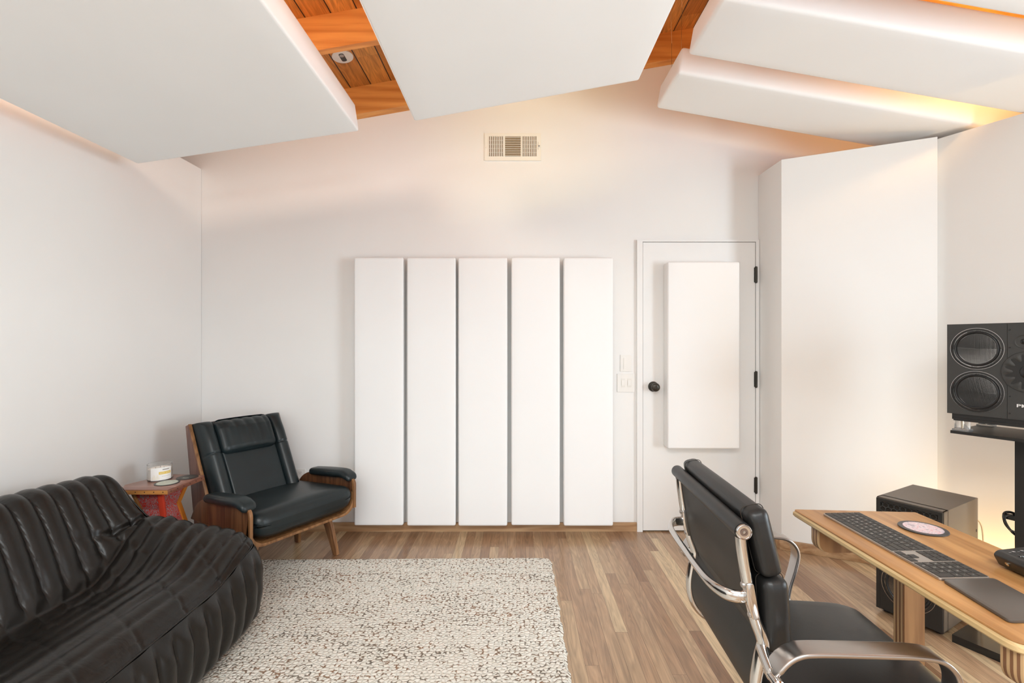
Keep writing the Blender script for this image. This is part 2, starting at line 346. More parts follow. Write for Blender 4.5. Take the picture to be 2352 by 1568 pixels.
def rbox(g, cx, cy, cz, sx, sy, sz, r, n=10, bulge=(0,0,0), fn=None, mat=None):
    """soft cushion box: rounded edges and swelling faces"""
    h = (sx/2, sy/2, sz/2); idx = {}; v = []; f = []
    r = min(r, *[q*0.999 for q in h])
    def tk(t, hh):  # denser samples near the edges
        return t
    def vid(p):
        k = tuple(round(q, 5) for q in p)
        if k not in idx:
            q = [p[i]*h[i] for i in range(3)]
            inner = [max(-(h[i]-r), min(h[i]-r, q[i])) for i in range(3)]
            d = Vector([q[i]-inner[i] for i in range(3)])
            if d.length > 1e-9: d = d.normalized()*r
            o = [inner[i]+d[i] for i in range(3)]
            for i in range(3):
                j, l = (i+1)%3, (i+2)%3
                o[i] += math.copysign(1, p[i])*bulge[i]*(1-p[j]**2)*(1-p[l]**2)*min(1, abs(p[i])*1.0)
            if fn: o = fn(*o)
            idx[k] = len(v); v.append((o[0]+cx, o[1]+cy, o[2]+cz))
        return idx[k]
    def samp(hh):
        # put extra rows inside the rounded rim
        e = max(0.02, r/hh); a = [-1+e*(1-math.cos(PI/2*i/3)) * 1.0 for i in range(4)]
        mid = [-1+e+(2-2*e)*i/n for i in range(1, n)] if e < 0.98 else []
        s = a + mid + [-q for q in a[::-1]]
        out = []
        for q in s:
            if not out or q-out[-1] > 1e-4: out.append(q)
        return out
    S = [samp(h[i]) for i in range(3)]
    for ax in range(3):
        j, l = (ax+1)%3, (ax+2)%3
        for sg in (-1, 1):
            for a in range(len(S[j])-1):
                for b in range(len(S[l])-1):
                    q = []
                    for (aa, bb) in ((a,b),(a+1,b),(a+1,b+1),(a,b+1)):
                        p = [0,0,0]; p[ax] = sg; p[j] = S[j][aa]; p[l] = S[l][bb]; q.append(vid(p))
                    if sg < 0: q = q[::-1]
                    if len(set(q)) >= 3: f.append(tuple(dict.fromkeys(q)))
    g.add(v, f, mat); return g
def grid(g, P, closed_u=False):
    """P: array [nu][nv][3]"""
    nu, nv = P.shape[:2]; v = [tuple(p) for p in P.reshape(-1, 3)]; f = []
    for i in range(nu if closed_u else nu-1):
        for j in range(nv-1):
            k = (i+1) % nu
            f.append((i*nv+j, k*nv+j, k*nv+j+1, i*nv+j+1))
    g.add(v, f); return g

def link(o, parent=None):
    C.objects.link(o)
    if parent: o.parent = parent
    return o
def props(o, label=None, cat=None, group=None, kind=None):
    if label: o['label'] = label
    if cat: o['category'] = cat
    if group: o['group'] = group
    if kind: o['kind'] = kind
    return o
WM = {}
def thing(name, loc, label=None, cat=None, group=None, kind=None, rz=0.0):
    o = bpy.data.objects.new(name, None); link(o); o.empty_display_size = .1
    o.location = loc; o.rotation_euler = (0, 0, rz)
    WM[o.name] = Matrix.Translation(Vector(loc)) @ Matrix.Rotation(rz, 4, 'Z')
    return props(o, label, cat, group, kind)
def mesh(name, g, mat, parent=None, local=False, sharp=35, origin=None, label=None):
    """one mesh object; geometry given in world coordinates unless local"""
    v = g.v; root = parent
    while root is not None and root.parent is not None: root = root.parent
    if parent is not None and root.type != 'EMPTY':
        local = local or False
    if root is not None and not local:
        inv = WM[root.name].inverted(); v = [tuple(inv @ Vector(p)) for p in v]
    if root is None:
        if origin is None:
            a = np.array(v); lo, hi = a.min(0), a.max(0); origin = ((lo[0]+hi[0])/2, (lo[1]+hi[1])/2, lo[2])
        v = [(p[0]-origin[0], p[1]-origin[1], p[2]-origin[2]) for p in v]
    me = bpy.data.meshes.new(name); me.from_pydata(v, [], g.f); me.update()
    mats = mat if isinstance(mat, (list, tuple)) else [mat]
    for m_ in mats: me.materials.append(M[m_] if isinstance(m_, str) else m_)
    me.polygons.foreach_set('use_smooth', [True]*len(me.polygons))
    me.set_sharp_from_angle(angle=R(sharp))
    o = bpy.data.objects.new(name, me); link(o, parent)
    if root is None:
        o.location = origin; WM[o.name] = Matrix.Translation(Vector(origin))
    if label: o['label'] = label
    return o
def fixnormals(o):
    bm = bmesh.new(); bm.from_mesh(o.data); bmesh.ops.recalc_face_normals(bm, faces=bm.faces); bm.to_mesh(o.data); bm.free(); return o
def dup(root, name=None):
    r = root.copy(); C.objects.link(r)
    WM[r.name] = WM[root.name].copy()
    for ch in list(root.children):
        c = ch.copy(); C.objects.link(c); c.parent = r
        for gg in ch.children:
            d = gg.copy(); C.objects.link(d); d.parent = c
    return r
def text_geo(g, s, size, mat4, extrude=0.0004, bold=0.0, sx=1.0):
    cu = bpy.data.curves.new('txt', 'FONT'); cu.body = s; cu.size = size; cu.extrude = extrude; cu.offset = bold
    cu.align_x = 'CENTER'; cu.align_y = 'CENTER'; cu.resolution_u = 2
    o = bpy.data.objects.new('txt', cu); me = o.to_mesh()
    g.add([Vector((v.co.x*sx, v.co.y, v.co.z)) for v in me.vertices], [tuple(p.vertices) for p in me.polygons], mat4)
    o.to_mesh_clear(); bpy.data.objects.remove(o); bpy.data.curves.remove(cu)

# ------------------------------------------------------------------ the room
D = 3.43
XL, XR, YB = -2.75, 3.65, -2.7
RIDGE = 1.4
def bb(x): return 3.114 + 0.175*x if x <= RIDGE else 3.114 + 0.175*RIDGE - 0.176*(x-RIDGE)   # underside of the beams
BH = 0.19
g = G(); box(g, XL, XR, YB, D+.1, -0.1, 0.0); props(mesh('floor', g, 'floor', origin=(0,0,0)), kind='structure')
# ceiling planks (two slopes)
g = G()
prism(g, [(XL, bb(XL)+BH), (RIDGE, bb(RIDGE)+BH), (XR, bb(XR)+BH), (XR, bb(XR)+BH+.08), (RIDGE, bb(RIDGE)+BH+.08), (XL, bb(XL)+BH+.08)], YB, D+.1, 'xz')
props(mesh('ceiling', g, 'plank', origin=(-0.03,0,0)), kind='structure')
for k, y0 in enumerate([D-.075, 2.632, 1.90, 1.17, .44, -.29, -1.02, -1.75, -2.48]):
    g = G()
    prism(g, [(XL, bb(XL)), (RIDGE, bb(RIDGE)), (XR, bb(XR)), (XR, bb(XR)+BH), (RIDGE, bb(RIDGE)+BH), (XL, bb(XL)+BH)], y0, y0+(.074 if k == 0 else .045), 'xz')
    props(mesh('trim_%d' % (k+1), g, 'beam', origin=(.3*k, y0, 3.0)), kind='structure')
# back wall up to the roof
g = G(); prism(g, [(XL,0),(XR,0),(XR,bb(XR)+BH),(RIDGE,bb(RIDGE)+BH),(XL,bb(XL)+BH)], D, D+.1, 'xz')
# opening for the door is covered by the leaf; the wall is solid behind it
props(mesh('wall_back', g, 'wall', origin=(0,D,0)), kind='structure')
# left wall: a lower lining wall, open above, and the outer wall behind it
g = G(); box(g, -2.335, -2.235, YB, D-.002, 0, 2.565)
props(mesh('wall_left', g, 'wall'), kind='structure')
g = G(); box(g, XL-.1, XL, YB, D, 0, bb(XL)+BH)
props(mesh('wall_outer_left', g, 'back_void'), kind='structure')
# right corner: return, slanted lining wall, then the long slanted wall
HW = 2.518
g = G(); prism(g, [(1.717,D-.002),(1.717,3.13),(2.424,2.782),(2.436,2.806),(2.436,D-.002)], 0, HW, 'xy')
props(mesh('wall_angled', g, 'wall'), kind='structure')
dr = Vector((.47,-.88)).normalized(); p0 = Vector((2.44,2.835)); nr = Vector((-dr.y, dr.x))
p1 = p0 + dr*2.1
g = G(); prism(g, [tuple(p0), tuple(p1), tuple(p1+nr*.1), tuple(p0+nr*.1)], 0, HW, 'xy')
props(mesh('wall_right', g, 'wall'), kind='structure')
g = G(); prism(g, [tuple(p1), (XR, p1.y-.02), (XR, p1.y+.1), tuple(p1+nr*.1)], 0, HW, 'xy')
props(mesh('wall_right_return', g, 'wall'), kind='structure')
g = G(); box(g, XR, XR+.1, YB, -.45, 0, bb(XR)+BH); box(g, XR, XR+.1, .80, D, 0, bb(XR)+BH); box(g, XR, XR+.1, -.45, .80, 0, .50); box(g, XR, XR+.1, -.45, .80, 2.15, bb(XR)+BH)
props(mesh('wall_outer_right', g, 'wall'), kind='structure')
# front wall, behind the camera, with two tall windows
WINS = [(-1.75,-.15,0.45,2.25), (.35,1.95,0.45,2.25)]
g = G()
xs = [XL, -1.75, -.15, .35, 1.95, XR]
for i in range(5):
    if i in (1, 3):
        box(g, xs[i], xs[i+1], YB-.1, YB, 0, .45); prism(g, [(xs[i],2.25),(xs[i+1],2.25),(xs[i+1],bb(xs[i+1])+BH),(xs[i],bb(xs[i])+BH)], YB-.1, YB, 'xz')
    else:
        if xs[i] < RIDGE < xs[i+1]: prism(g, [(xs[i],0),(xs[i+1],0),(xs[i+1],bb(xs[i+1])+BH),(RIDGE,bb(RIDGE)+BH),(xs[i],bb(xs[i])+BH)], YB-.1, YB, 'xz')
        else: prism(g, [(xs[i],0),(xs[i+1],0),(xs[i+1],bb(xs[i+1])+BH),(xs[i],bb(xs[i])+BH)], YB-.1, YB, 'xz')
props(mesh('wall_front', g, 'wall', origin=(0,YB,0)), kind='structure')
for k, (a, b_, c, d) in enumerate(WINS):
    g = G()
    for (x0,x1,z0,z1) in ((a,a+.05,c,d),(b_-.05,b_,c,d),(a,b_,c,c+.05),(a,b_,d-.05,d),((a+b_)/2-.02,(a+b_)/2+.02,c,d)): box(g, x0, x1, YB-.09, YB-.02, z0, z1, .003)
    props(mesh('window_%d' % (k+1), g, 'door'), kind='structure')

g = G()
for (y0,y1,z0,z1) in ((-.45,-.40,.50,2.15),(.75,.80,.50,2.15),(-.45,.80,.50,.55),(-.45,.80,2.10,2.15),(.155,.195,.50,2.15)): box(g, XR+.02, XR+.09, y0, y1, z0, z1, .003)
props(mesh('window_3', g, 'door'), kind='structure')  # unseen side window frame, added around the fill light for the left wall
g = G()
for (x0,x1,y0,y1) in ((-1.72,-1.64,-2.06,-.44),(.94,1.02,-2.06,-.44),(-1.72,1.02,-2.06,-1.99),(-1.72,1.02,-.51,-.44)): box(g, x0, x1, y0, y1, 2.98, 3.12, .003)
props(mesh('window_4', g, 'door'), kind='structure')
# baseboards
g = G(); box(g, -2.233, .852, D-.016, D-.001, 0, .062, .003)
props(mesh('baseboard_back', g, 'basebd'), kind='structure')
a = Vector((1.717,3.13)); b_ = Vector((2.424,2.782)); dd = (b_-a).normalized(); nn = Vector((dd.y, -dd.x))
g = G(); prism(g, [(1.717,D-.03),(1.702,D-.03),tuple(a+nn*.016+Vector((-.012,0))),tuple(b_+nn*.016),tuple(b_-dd*.0),tuple(a)], 0, .062, 'xy', bev=.003)
props(mesh('baseboard_right', g, 'basebd'), kind='structure')
g = G(); box(g, -2.234, -2.219, YB, D-.02, 0, .062, .003)
props(mesh('baseboard_left', g, 'basebd'), kind='structure')

# door with frame, hinges, knob
dx0, dx1, dh = .894, 1.686, 2.042
door = thing('door_1', ((dx0+dx1)/2, D, 0), kind='structure')
g = G(); box(g, dx0-.042, dx0-.003, D-.022, D-.001, 0, dh+.004, .001); box(g, dx1+.004, dx1+.028, D-.022, D-.001, 0, dh+.004, .001); box(g, dx0-.042, dx1+.028, D-.022, D-.001, dh+.004, dh+.018, .002)
mesh('door_frame', g, 'door', door)
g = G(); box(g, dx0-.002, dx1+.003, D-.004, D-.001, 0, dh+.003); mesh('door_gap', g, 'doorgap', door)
leaf_g = G(); box(leaf_g, dx0, dx1, D-.018, D-.005, .010, dh, .0015); leaf = mesh('door_leaf', leaf_g, 'door', door)
for zz in (1.812, 1.075, .330):
    g = G(); tube(g, [(dx1+.003, D-.026, zz-.055), (dx1+.003, D-.026, zz+.055)], .009, 12)
    box(g, dx1-.008, dx1+.014, D-.021, D-.014, zz-.052, zz+.052, .001)
    for q in (-.056, .056): tube(g, [(dx1+.003, D-.026, zz+q-.003), (dx1+.003, D-.026, zz+q+.003)], .0065, 10)
    mesh('hinge', g, 'bronze', door)
g = G(); Mk = Matrix.Translation((.966, D-.018, 1.0245)) @ Matrix.Rotation(R(90), 4, 'X')
lathe(g, [(0,0),(.036,0),(.036,.004),(.031,.011),(.015,.014),(.0125,.024),(.0125,.034),(.020,.040),(.0285,.049),(.0305,.058),(.0285,.068),(.020,.074),(.010,.0755),(.0095,.0725),(0,.0725)], 32, Mk)
kn = mesh('door_knob', g, 'bronze', door)
g = G(); box(g, .9645, .9675, D-.0915, D-.090, 1.019, 1.030); mesh('keyhole', g, 'gap', kn)

# ------------------------------------------------------------------ soft white wall panels
def cloth_panel(x0, x1, y0, y1, z0, z1, n=8):
    g = G()
    rbox(g, (x0+x1)/2, (y0+y1)/2, (z0+z1)/2, x1-x0, y1-y0, z1-z0, .011, n=n, bulge=(.0015,.002,.001))
    return g
s3 = 1110/3.33
cols = [(813,925.5), (934.5,1046), (1052.5,1165), (1174.5,1286), (1295,1408.5)]
names = ['leftmost of the five tall ones, beside the lounge chair', 'second from left of the five tall ones', 'middle of the five tall ones', 'fourth from left of the five tall ones', 'rightmost of the five tall ones']
for i, (a, b_) in enumerate(cols):
    x0, x1 = (a-1186)/s3, (b_-1186)/s3
    dz = [0.0, -.002, -.003, .001, -.003][i]
    o = mesh('acoustic_panel', cloth_panel(x0, x1, 3.33, 3.408, .073+dz, 1.922+dz*.3), 'cloth', sharp=60)
    props(o, 'white fabric panel on back wall, ' + names[i], 'acoustic panel', 'tall white sound panels on the back wall')
    # wall brackets holding it off the wall
    for zz in (.4, 1.6):
        g = G(); box(g, (x0+x1)/2-.05, (x0+x1)/2+.05, 3.405, D-.0005, zz-.03, zz+.03, .002); mesh('wall_bracket', g, 'brushed', o)
o = mesh('acoustic_panel', cloth_panel(1.038, 1.532, 3.312, 3.410, .606, 1.888), 'cloth', sharp=60)
props(o, 'white fabric sound panel hung on the door', 'acoustic panel')

# ------------------------------------------------------------------ hanging ceiling panels
def cloud(label, xl, hl, xr, hr, y0, y1, t, wires, group, r=.012):
    """panel whose underside runs from (xl,hl) to (xr,hr), between y0 and y1"""
    ang = math.atan2(hr-hl, xr-xl); L = math.hypot(xr-xl, hr-hl)
    Mx = Matrix.Translation((xl, (y0+y1)/2, hl)) @ Matrix.Rotation(-ang, 4, 'Y')
    root = thing('ceiling_panel', (xl, y0, hl), label, 'ceiling panel', group)
    g = G(); rbox(g, L/2, 0, t/2, L, y1-y0, t, r, n=10, bulge=(0,0,.002), mat=Mx)
    mesh('panel', g, 'cloth', root, sharp=60)
    for (u, v) in wires:
        p = Mx @ Vector((u*L, (v-.5)*(y1-y0), t-.002)); g = G()
        px = p.x; sl = bb(px)+BH
        tube(g, [(px, p.y, p.z), (px+.003, p.y, (p.z+sl)/2), (px-.004, p.y, sl)], .0012, 6); mesh('hanging_wire', g, 'cord', root)
    return root
W4 = [(.15,.06),(.80,.06),(.15,.94),(.62,.97)]
Yl = 2.637
def at(px, py, Y): return ((px-1186)/1110*Y, CAM_H+(788-py)/1110*Y)
xl, hl = at(316, 377.5, Yl); xr, hr = at(825.5, 302, Yl)
cloud('large square white sound panel hanging over the sofa, left of the wooden gap', xl, hl, xr, hr, Yl-2.44, Yl, .15, W4, 'sound panels hanging under the left roof slope')
xl, hl = at(952, 279.5, 2.59); xr, hr = at(1467.5, 185.5, 2.59)
cloud('large white sound panel hanging in the middle above the wall register', xl, hl, xr, hr, 2.59-2.44, 2.59, .12, W4, 'sound panels hanging under the left roof slope')
def hR(x): return 2.830-.1768*(x-.894)
for (y0, y1, lab) in ((2.68,3.09,'narrow white sound panel on the right, lowest and farthest of the three stepped ones'), (2.10,2.52,'narrow white sound panel on the right, middle one of the three stepped ones'), (1.52,1.93,'narrow white sound panel in the top right corner, third of the stepped ones from the back wall'), (.94,1.35,'unseen panel added over the desk to shade the right wall, fourth stepped one'), (.36,.77,'unseen panel added over the desk to shade the right wall, fifth stepped one')):  # fourth and fifth are unseen, added to block skylight from the right wall
    if lab is None: continue
    cloud(lab, .894, hR(.894), 2.81, hR(2.81), y0, y1, .15, [(.005,.10),(.03,.9),(.97,.1),(.97,.9)], 'stepped sound panels under the right roof slope', r=.018)

# round recessed ceiling light with a slot
def slope_mat(x, y, z, a): return Matrix.Translation((x,y,z)) @ Matrix.Rotation(-math.atan(a), 4, 'Y')
def downlight(x, y, label):
    z = bb(x)+BH; a = .175 if x < RIDGE else -.176
    Ms = slope_mat(x, y, z, a)
    root = thing('ceiling_light', (x,y,z), label, 'ceiling light', 'round ceiling lights')
    g = G(); lathe(g, [(.0,-.006),(.058,-.006),(.0635,-.0035),(.065,0.001)], 40, Ms); fixnormals(mesh('trim_ring', g, 'door', root))
    g = G(); prof = rrect(.032, .080, .0159, 6); v = [(p[0], p[1], -.0066) for p in prof]
    prism(g, prof, -.0072, -.0060, 'xy', mat=Ms); mesh('slot', g, 'blackgl', root)
    g = G(); lathe(g, [(0,0),(.0145,0),(.0145,.001),(0,.0012)], 20, Ms @ Matrix.Translation((0,-.020,-.0082))); mesh('lens', g, 'screen', root)
    return root
downlight(-1.082, 3.01, 'round white recessed ceiling light with a dark slot between the wooden beams')

# ------------------------------------------------------------------ wall register
vr = thing('wall_register', (-.023, D, 2.62), 'cream metal air register high on the back wall', 'air vent')
x0, x1, z0, z1 = at(1113.5,0,D)[0], at(1242.5,0,D)[0], at(0,369.5,D)[1], at(0,307,D)[1]
banks = [(at(1122.5,0,D)[0], at(1156,0,D)[0]), (at(1160,0,D)[0], at(1196,0,D)[0]), (at(1200,0,D)[0], at(1233,0,D)[0])]
bz0, bz1 = at(0,360,D)[1], at(0,314,D)[1]
g = G(); yf = D-.008
for (a,b_,c,d) in ((x0,banks[0][0],z0,z1),(banks[2][1],x1,z0,z1),(banks[0][0],banks[2][1],z0,bz0),(banks[0][0],banks[2][1],bz1,z1),(banks[0][1],banks[1][0],bz0,bz1),(banks[1][1],banks[2][0],bz0,bz1)): box(g, a, b_, yf, D-.001, c, d)
mesh('frame', g, 'vent', vr)
g = G(); box(g, banks[0][0], banks[2][1], D-.002, D-.0006, bz0, bz1); mesh('duct_opening', g, simple('duct_shade', (.22,.13,.05), .8), vr)
for k, (a, b_) in enumerate(banks):
    g = G()
    if k == 1:
        for i in range(11):
            zz = bz0+(bz1-bz0)*(i+.5)/11; Mx = Matrix.Translation(((a+b_)/2, D-.006, zz)) @ Matrix.Rotation(R(35), 4, 'X')
            box(g, -(b_-a)/2, (b_-a)/2, -.0065, .0055, -.0012, .0012, mat=Mx)
    else:
        for i in range(9):
            xx = a+(b_-a)*i/8; Mx = Matrix.Translation((xx, D-.006, (bz0+bz1)/2)) @ Matrix.Rotation(R(30 if k == 0 else -30), 4, 'Z')
            box(g, -.0026, .0026, -.005, .004, -(bz1-bz0)/2, (bz1-bz0)/2, mat=Mx)
        for i in range(1,5):
            zz = bz0+(bz1-bz0)*i/5; box(g, a, b_, D-.007, D-.0055, zz-.0012, zz+.0012)
    mesh('louvers', g, 'vent', vr)
g = G(); xx = banks[2][1]+.009; box(g, xx-.001, xx+.001, D-.0095, D-.007, 2.70, 2.755); box(g, xx-.001, xx+.012, D-.016, D-.008, 2.722, 2.729, .001); mesh('damper_lever', g, 'greyink', vr)
for xx in (x0+.009, x1-.009):
    g = G(); lathe(g, [(0,.0018),(.003,.0014),(.0042,0)], 14, Matrix.Translation((xx, yf, (z0+z1)/2-.004)) @ Matrix.Rotation(R(90), 4, 'X')); fixnormals(mesh('screw', g, 'plate2', vr))

# switches and socket
sw = thing('wall_switch', (.776, D, 1.13), 'single cream dimmer switch on back wall, above the double switch', 'light switch')
g = G(); box(g, .738, .815, D-.007, D-.001, 1.130, 1.247, .002); mesh('cover_plate', g, 'plate', sw)
g = G(); box(g, .760, .798, D-.011, D-.006, 1.146, 1.226, .0015); mesh('rocker', g, 'plate', sw)
g = G()
for zz in (1.165, 1.178, 1.205): box(g, .763, .785, D-.0117, D-.0105, zz, zz+.0012)
mesh('slider_marks', g, 'plate2', sw)
sw = thing('wall_switch', (.777, D, .985), 'double cream light switch plate left of the door knob, below the dimmer', 'light switch')
g = G(); box(g, .716, .838, D-.007, D-.001, .985, 1.114, .002); mesh('cover_plate', g, 'plate', sw)
for xx in (.7565, .8005):
    g = G(); box(g, xx-.014, xx+.014, D-.0085, D-.006, 1.018, 1.080, .001); r_ = mesh('switch_frame', g, 'plate2', sw)
    g = G(); box(g, xx-.012, xx+.010, D-.012, D-.008, 1.031, 1.068, .0015); mesh('rocker', g, 'plate', r_)
so = thing('wall_socket', (-1.53, D, .352), 'white power socket on back wall right behind the lounge chair', 'power socket')
g = G(); box(g, -1.567, -1.495, D-.007, D-.001, .345, .437, .002); mesh('cover_plate', g, 'plate', so)
for zz in (.367, .414):
    g = G(); prism(g, rrect(.034, .028, .010, 4), D-.0095, D-.006, 'xz', mat=Matrix.Translation((-1.531,0,zz))); r_ = mesh('receptacle', g, 'plate', so)
    g = G(); box(g, -1.538, -1.5365, D-.0099, D-.0093, zz-.001, zz+.008); box(g, -1.526, -1.5245, D-.0099, D-.0093, zz-.001, zz+.007); box(g, -1.5330, -1.5295, D-.0099, D-.0093, zz-.009, zz-.005); mesh('slots', g, 'gap', r_)

# ------------------------------------------------------------------ rug
ny, nx = 150, 130
def rug():
    g = G(); x = np.linspace(-1.75, .215, nx); y = np.linspace(-.25, 2.985, ny)
    X, Y = np.meshgrid(x, y, indexing='ij')
    # soft wavering edge, rounded far corner
    a = np.clip((X-.115)/.1, 0, 1); b = np.clip((Y-2.885)/.1, 0, 1)
    X2 = np.where((a>0)&(b>0), .115+.1*a*np.sqrt(1-b*b/2*.55), X); Y2 = np.where((a>0)&(b>0), 2.885+.1*b*np.sqrt(1-a*a/2*.55), Y)
    Y2 = Y2 - .020*np.clip((-X2)/1.3, 0, 1.4)*np.clip((Y2-1)/2, 0, 1)
    X2 = X2 + .004*np.sin(Y2*37)*np.clip((X2-.1)*8, 0, 1) + .003*np.sin(Y2*91+1)*np.clip((X2-.1)*8, 0, 1)
    e = np.minimum.reduce([.215-X, X+1.75, 2.985-Y, Y+.25]); e = np.clip(e/.012, 0, 1)
    Z = .001 + .013*np.sqrt(1-(1-e)**2) + .0006*np.sin(X*23)*np.sin(Y*19)
    grid(g, np.stack([X2, Y2, Z], -1))
    g2 = G(); g2.v = g.v; g2.f = g.f
    return g2
o = mesh('rug', rug(), 'rug', origin=(0,0,0)); fixnormals(o)
props(o, 'cream knotted wool rug with brown flecks on the oak floor', 'rug')

# ------------------------------------------------------------------ black channelled leather sofa
def smooth(a, b, x): t = np.clip((x-a)/(b-a), 0, 1); return t*t*(3-2*t)
def pillow(s, p=.5): return np.abs(np.sin(PI*s))**p
SY0, SY1 = .42, 2.30
def sofa():
    root = thing('sofa', (-1.7, (SY0+SY1)/2, 0), 'black channel-stitched leather sofa along the left wall', 'sofa')
    # profile across (x, height) for the seat, listed from the rear foot over the crest to the front seam
    mid = [(-2.155,.03),(-2.175,.25),(-2.165,.48),(-2.125,.64),(-2.05,.715),(-1.97,.735),(-1.90,.705),(-1.835,.61),(-1.775,.49),(-1.735,.40),(-1.705,.352),(-1.64,.352),(-1.52,.378),(-1.40,.395),(-1.30,.385),(-1.235,.362),(-1.205,.335)]
    arm = [(-2.155,.03),(-2.175,.25),(-2.165,.46),(-2.125,.61),(-2.05,.690),(-1.97,.715),(-1.90,.690),(-1.845,.622),(-1.800,.573),(-1.765,.540),(-1.725,.522),(-1.65,.516),(-1.52,.490),(-1.40,.470),(-1.30,.448),(-1.235,.430),(-1.205,.412)]
    nu = 9
    pm = np.array([tuple(p) for p in catmull([(a,b,0) for a,b in mid], nu)])[:, :2]
    pa = np.array([tuple(p) for p in catmull([(a,b,0) for a,b in arm], nu)])[:, :2]
    n_v = 400; ys = np.linspace(SY0, SY1, n_v)
    w = smooth(1.90, 2.26, ys) + smooth(.82, .46, ys)
    P = np.zeros((len(pm), n_v, 3))
    P[:,:,0] = pm[:,0:1]*(1-w) + pa[:,0:1]*w; P[:,:,2] = pm[:,1:2]*(1-w) + pa[:,1:2]*w; P[:,:,1] = ys[None,:]
    # crest sinks a little towards the ends
    ti = np.linspace(0, 1, len(pm))[:,None]; X = P[:,:,0]; Z = P[:,:,2]
    # normals
    def normals(P):
        du = np.gradient(P, axis=0); dv = np.gradient(P, axis=1); n = np.cross(dv, du); n /= np.maximum(np.linalg.norm(n, axis=2, keepdims=True), 1e-9); return n
    nrm = normals(P)
    if nrm[60, 200, 2] < 0: nrm = -nrm
    front_seat = smooth(-1.80, -1.72, X); back = 1-smooth(-1.745, -1.715, X)
    Yg = P[:,:,1]
    lean = (Yg + .06*np.sin((X+1.9)*4))/.083
    rib_b = (pillow(lean, .5)-.75)*.024*back*smooth(.02,.25,Z)
    xs_ = X/.069 + .10*np.sin(Yg*3.1) + (1-w)*.35*np.sin(Yg*2.0)
    w2 = smooth(1.55, 2.10, ys) + smooth(1.17, .62, ys); amp = .0060+.0150*w2
    rib_s = (pillow(xs_, .5)-.7)*amp*(1-back)
    rs = np.random.RandomState(3)
    wr = np.zeros_like(X)
    for k in range(26):
        fx, fy, ph = rs.uniform(-38,38), rs.uniform(-26,26), rs.uniform(0,6.28)
        q = np.sin(fx*X+fy*Yg+ph+1.7*np.sin(9*X+ph)+1.3*np.sin(7*Yg+ph*2)); wr += (1-np.abs(q))**3*rs.uniform(.3,1)
    wr = wr/26*.014
    # deeper puckers in the valley and by the arm
    vall = np.exp(-((X+1.70)/.06)**2)*(1-back*.2)
    puck = (1-np.abs(np.sin(Yg*31+2*np.sin(X*11))))**2*.010*np.exp(-((X+1.66)/.07)**2)
    # cross tufts on the seat
    cross = -.0035*np.exp(-((np.abs(np.sin((Yg+.6*X)*PI/.21)))/.09)**2)*smooth(-1.66,-1.58,X)*(1-w*.4)
    seam_arm = -.022*np.exp(-((X+1.742+.06*(1-w))/.009)**2)*w
    Pd = P + nrm*(rib_b+rib_s+wr-.004+puck+cross+seam_arm)[:,:,None]
    # tuck of the end rows so the sheet rolls over the arm
    e = np.clip((Yg-(SY1-.05))/.05, 0, 1); e0 = np.clip(((SY0+.05)-Yg)/.05, 0, 1)
    Pd[:,:,2] -= .030*(1-np.sqrt(np.clip(1-(e*.98)**2,0,1))) + .030*(1-np.sqrt(np.clip(1-(e0*.98)**2,0,1)))
    # round the outer corner in plan
    for (yc, sg) in ((SY1-.13, 1), (SY0+.13, -1)):
        a = np.clip((Pd[:,:,0]+1.335)/.13, 0, 1.05); b = np.clip(sg*(Pd[:,:,1]-yc)/.13, 0, 1)
        m_ = (a>0)&(b>0)
        x2 = -1.335+.13*a*np.sqrt(np.clip(1-b*b/2,0,1)); y2 = yc+sg*.13*b*np.sqrt(np.clip(1-a*a/2,0,1))
        Pd[:,:,0] = np.where(m_, x2, Pd[:,:,0]); Pd[:,:,1] = np.where(m_, y2, Pd[:,:,1])
    g = G(); grid(g, Pd); o = mesh('quilted_cover', g, 'sofa', root, sharp=180)
    # skirt: front, rounded corner, end (both ends)
    path = []
    x_f = -1.218; r = .13
    for y in np.linspace((SY0+SY1)/2, SY1-r, 90): path.append((x_f, y, 1, 0))
    for t in np.linspace(0, PI/2, 24)[1:]: path.append((x_f-r+r*math.cos(t), SY1-r+(r)*math.sin(t), math.cos(t), math.sin(t)))
    for x in np.linspace(x_f-r, -2.14, 80)[1:]: path.append((x, SY1, 0, 1))
    armh = lambda x: float(np.interp(x, [-2.14,-2.10,-2.05,-1.97,-1.90,-1.845,-1.80,-1.765,-1.725,-1.65,-1.52,-1.40,-1.30,-1.235,-1.20], [.55,.63,.675,.70,.675,.607,.56,.525,.507,.50,.475,.455,.433,.415,.40]))
    sdist = 0; rows = []; prev = None
    nv = 40
    for (x, y, nx_, ny_) in path:
        if prev: sdist += math.hypot(x-prev[0], y-prev[1])
        prev = (x, y)
        ww = float(smooth(1.90, 2.26, np.array(y)))
        top = (.338*(1-ww) + armh(x)*ww) if ny_ < .999 else armh(x)
        top -= .004 + .022*ny_
        row = []
        q = (sdist+.02)/.085
        tuck_end = 1.0
        for j in range(nv):
            t = j/(nv-1); z = .018 + (top-.018)*(1-t)
            # bulge outwards, tucked in at the bottom
            bul = .055*math.sin(PI*min(1, (t*.92+.08)))**.7 * (1 if True else 1)
            rib = (abs(math.sin(PI*q))**.45-.7)*.027*min(1, t*5)*min(1,(1-t)*3+.35)
            wob = .0018*math.sin(23*z+3*q)+.0012*math.sin(61*z+5.1*q)
            off = bul+rib+wob - .018*max(0,(t-.85)/.15) - .004
            row.append((x+nx_*off, y+ny_*off, z))
        rows.append(row)
    A = np.array(rows); B = A.copy(); B[:,:,1] = SY0+SY1-B[:,:,1]
    g = G(); grid(g, A); g2 = G(); grid(g2, B[::-1]); g.add(g2.v, g2.f)
    mesh('ribbed_skirt', g, 'sofa', root, sharp=180)
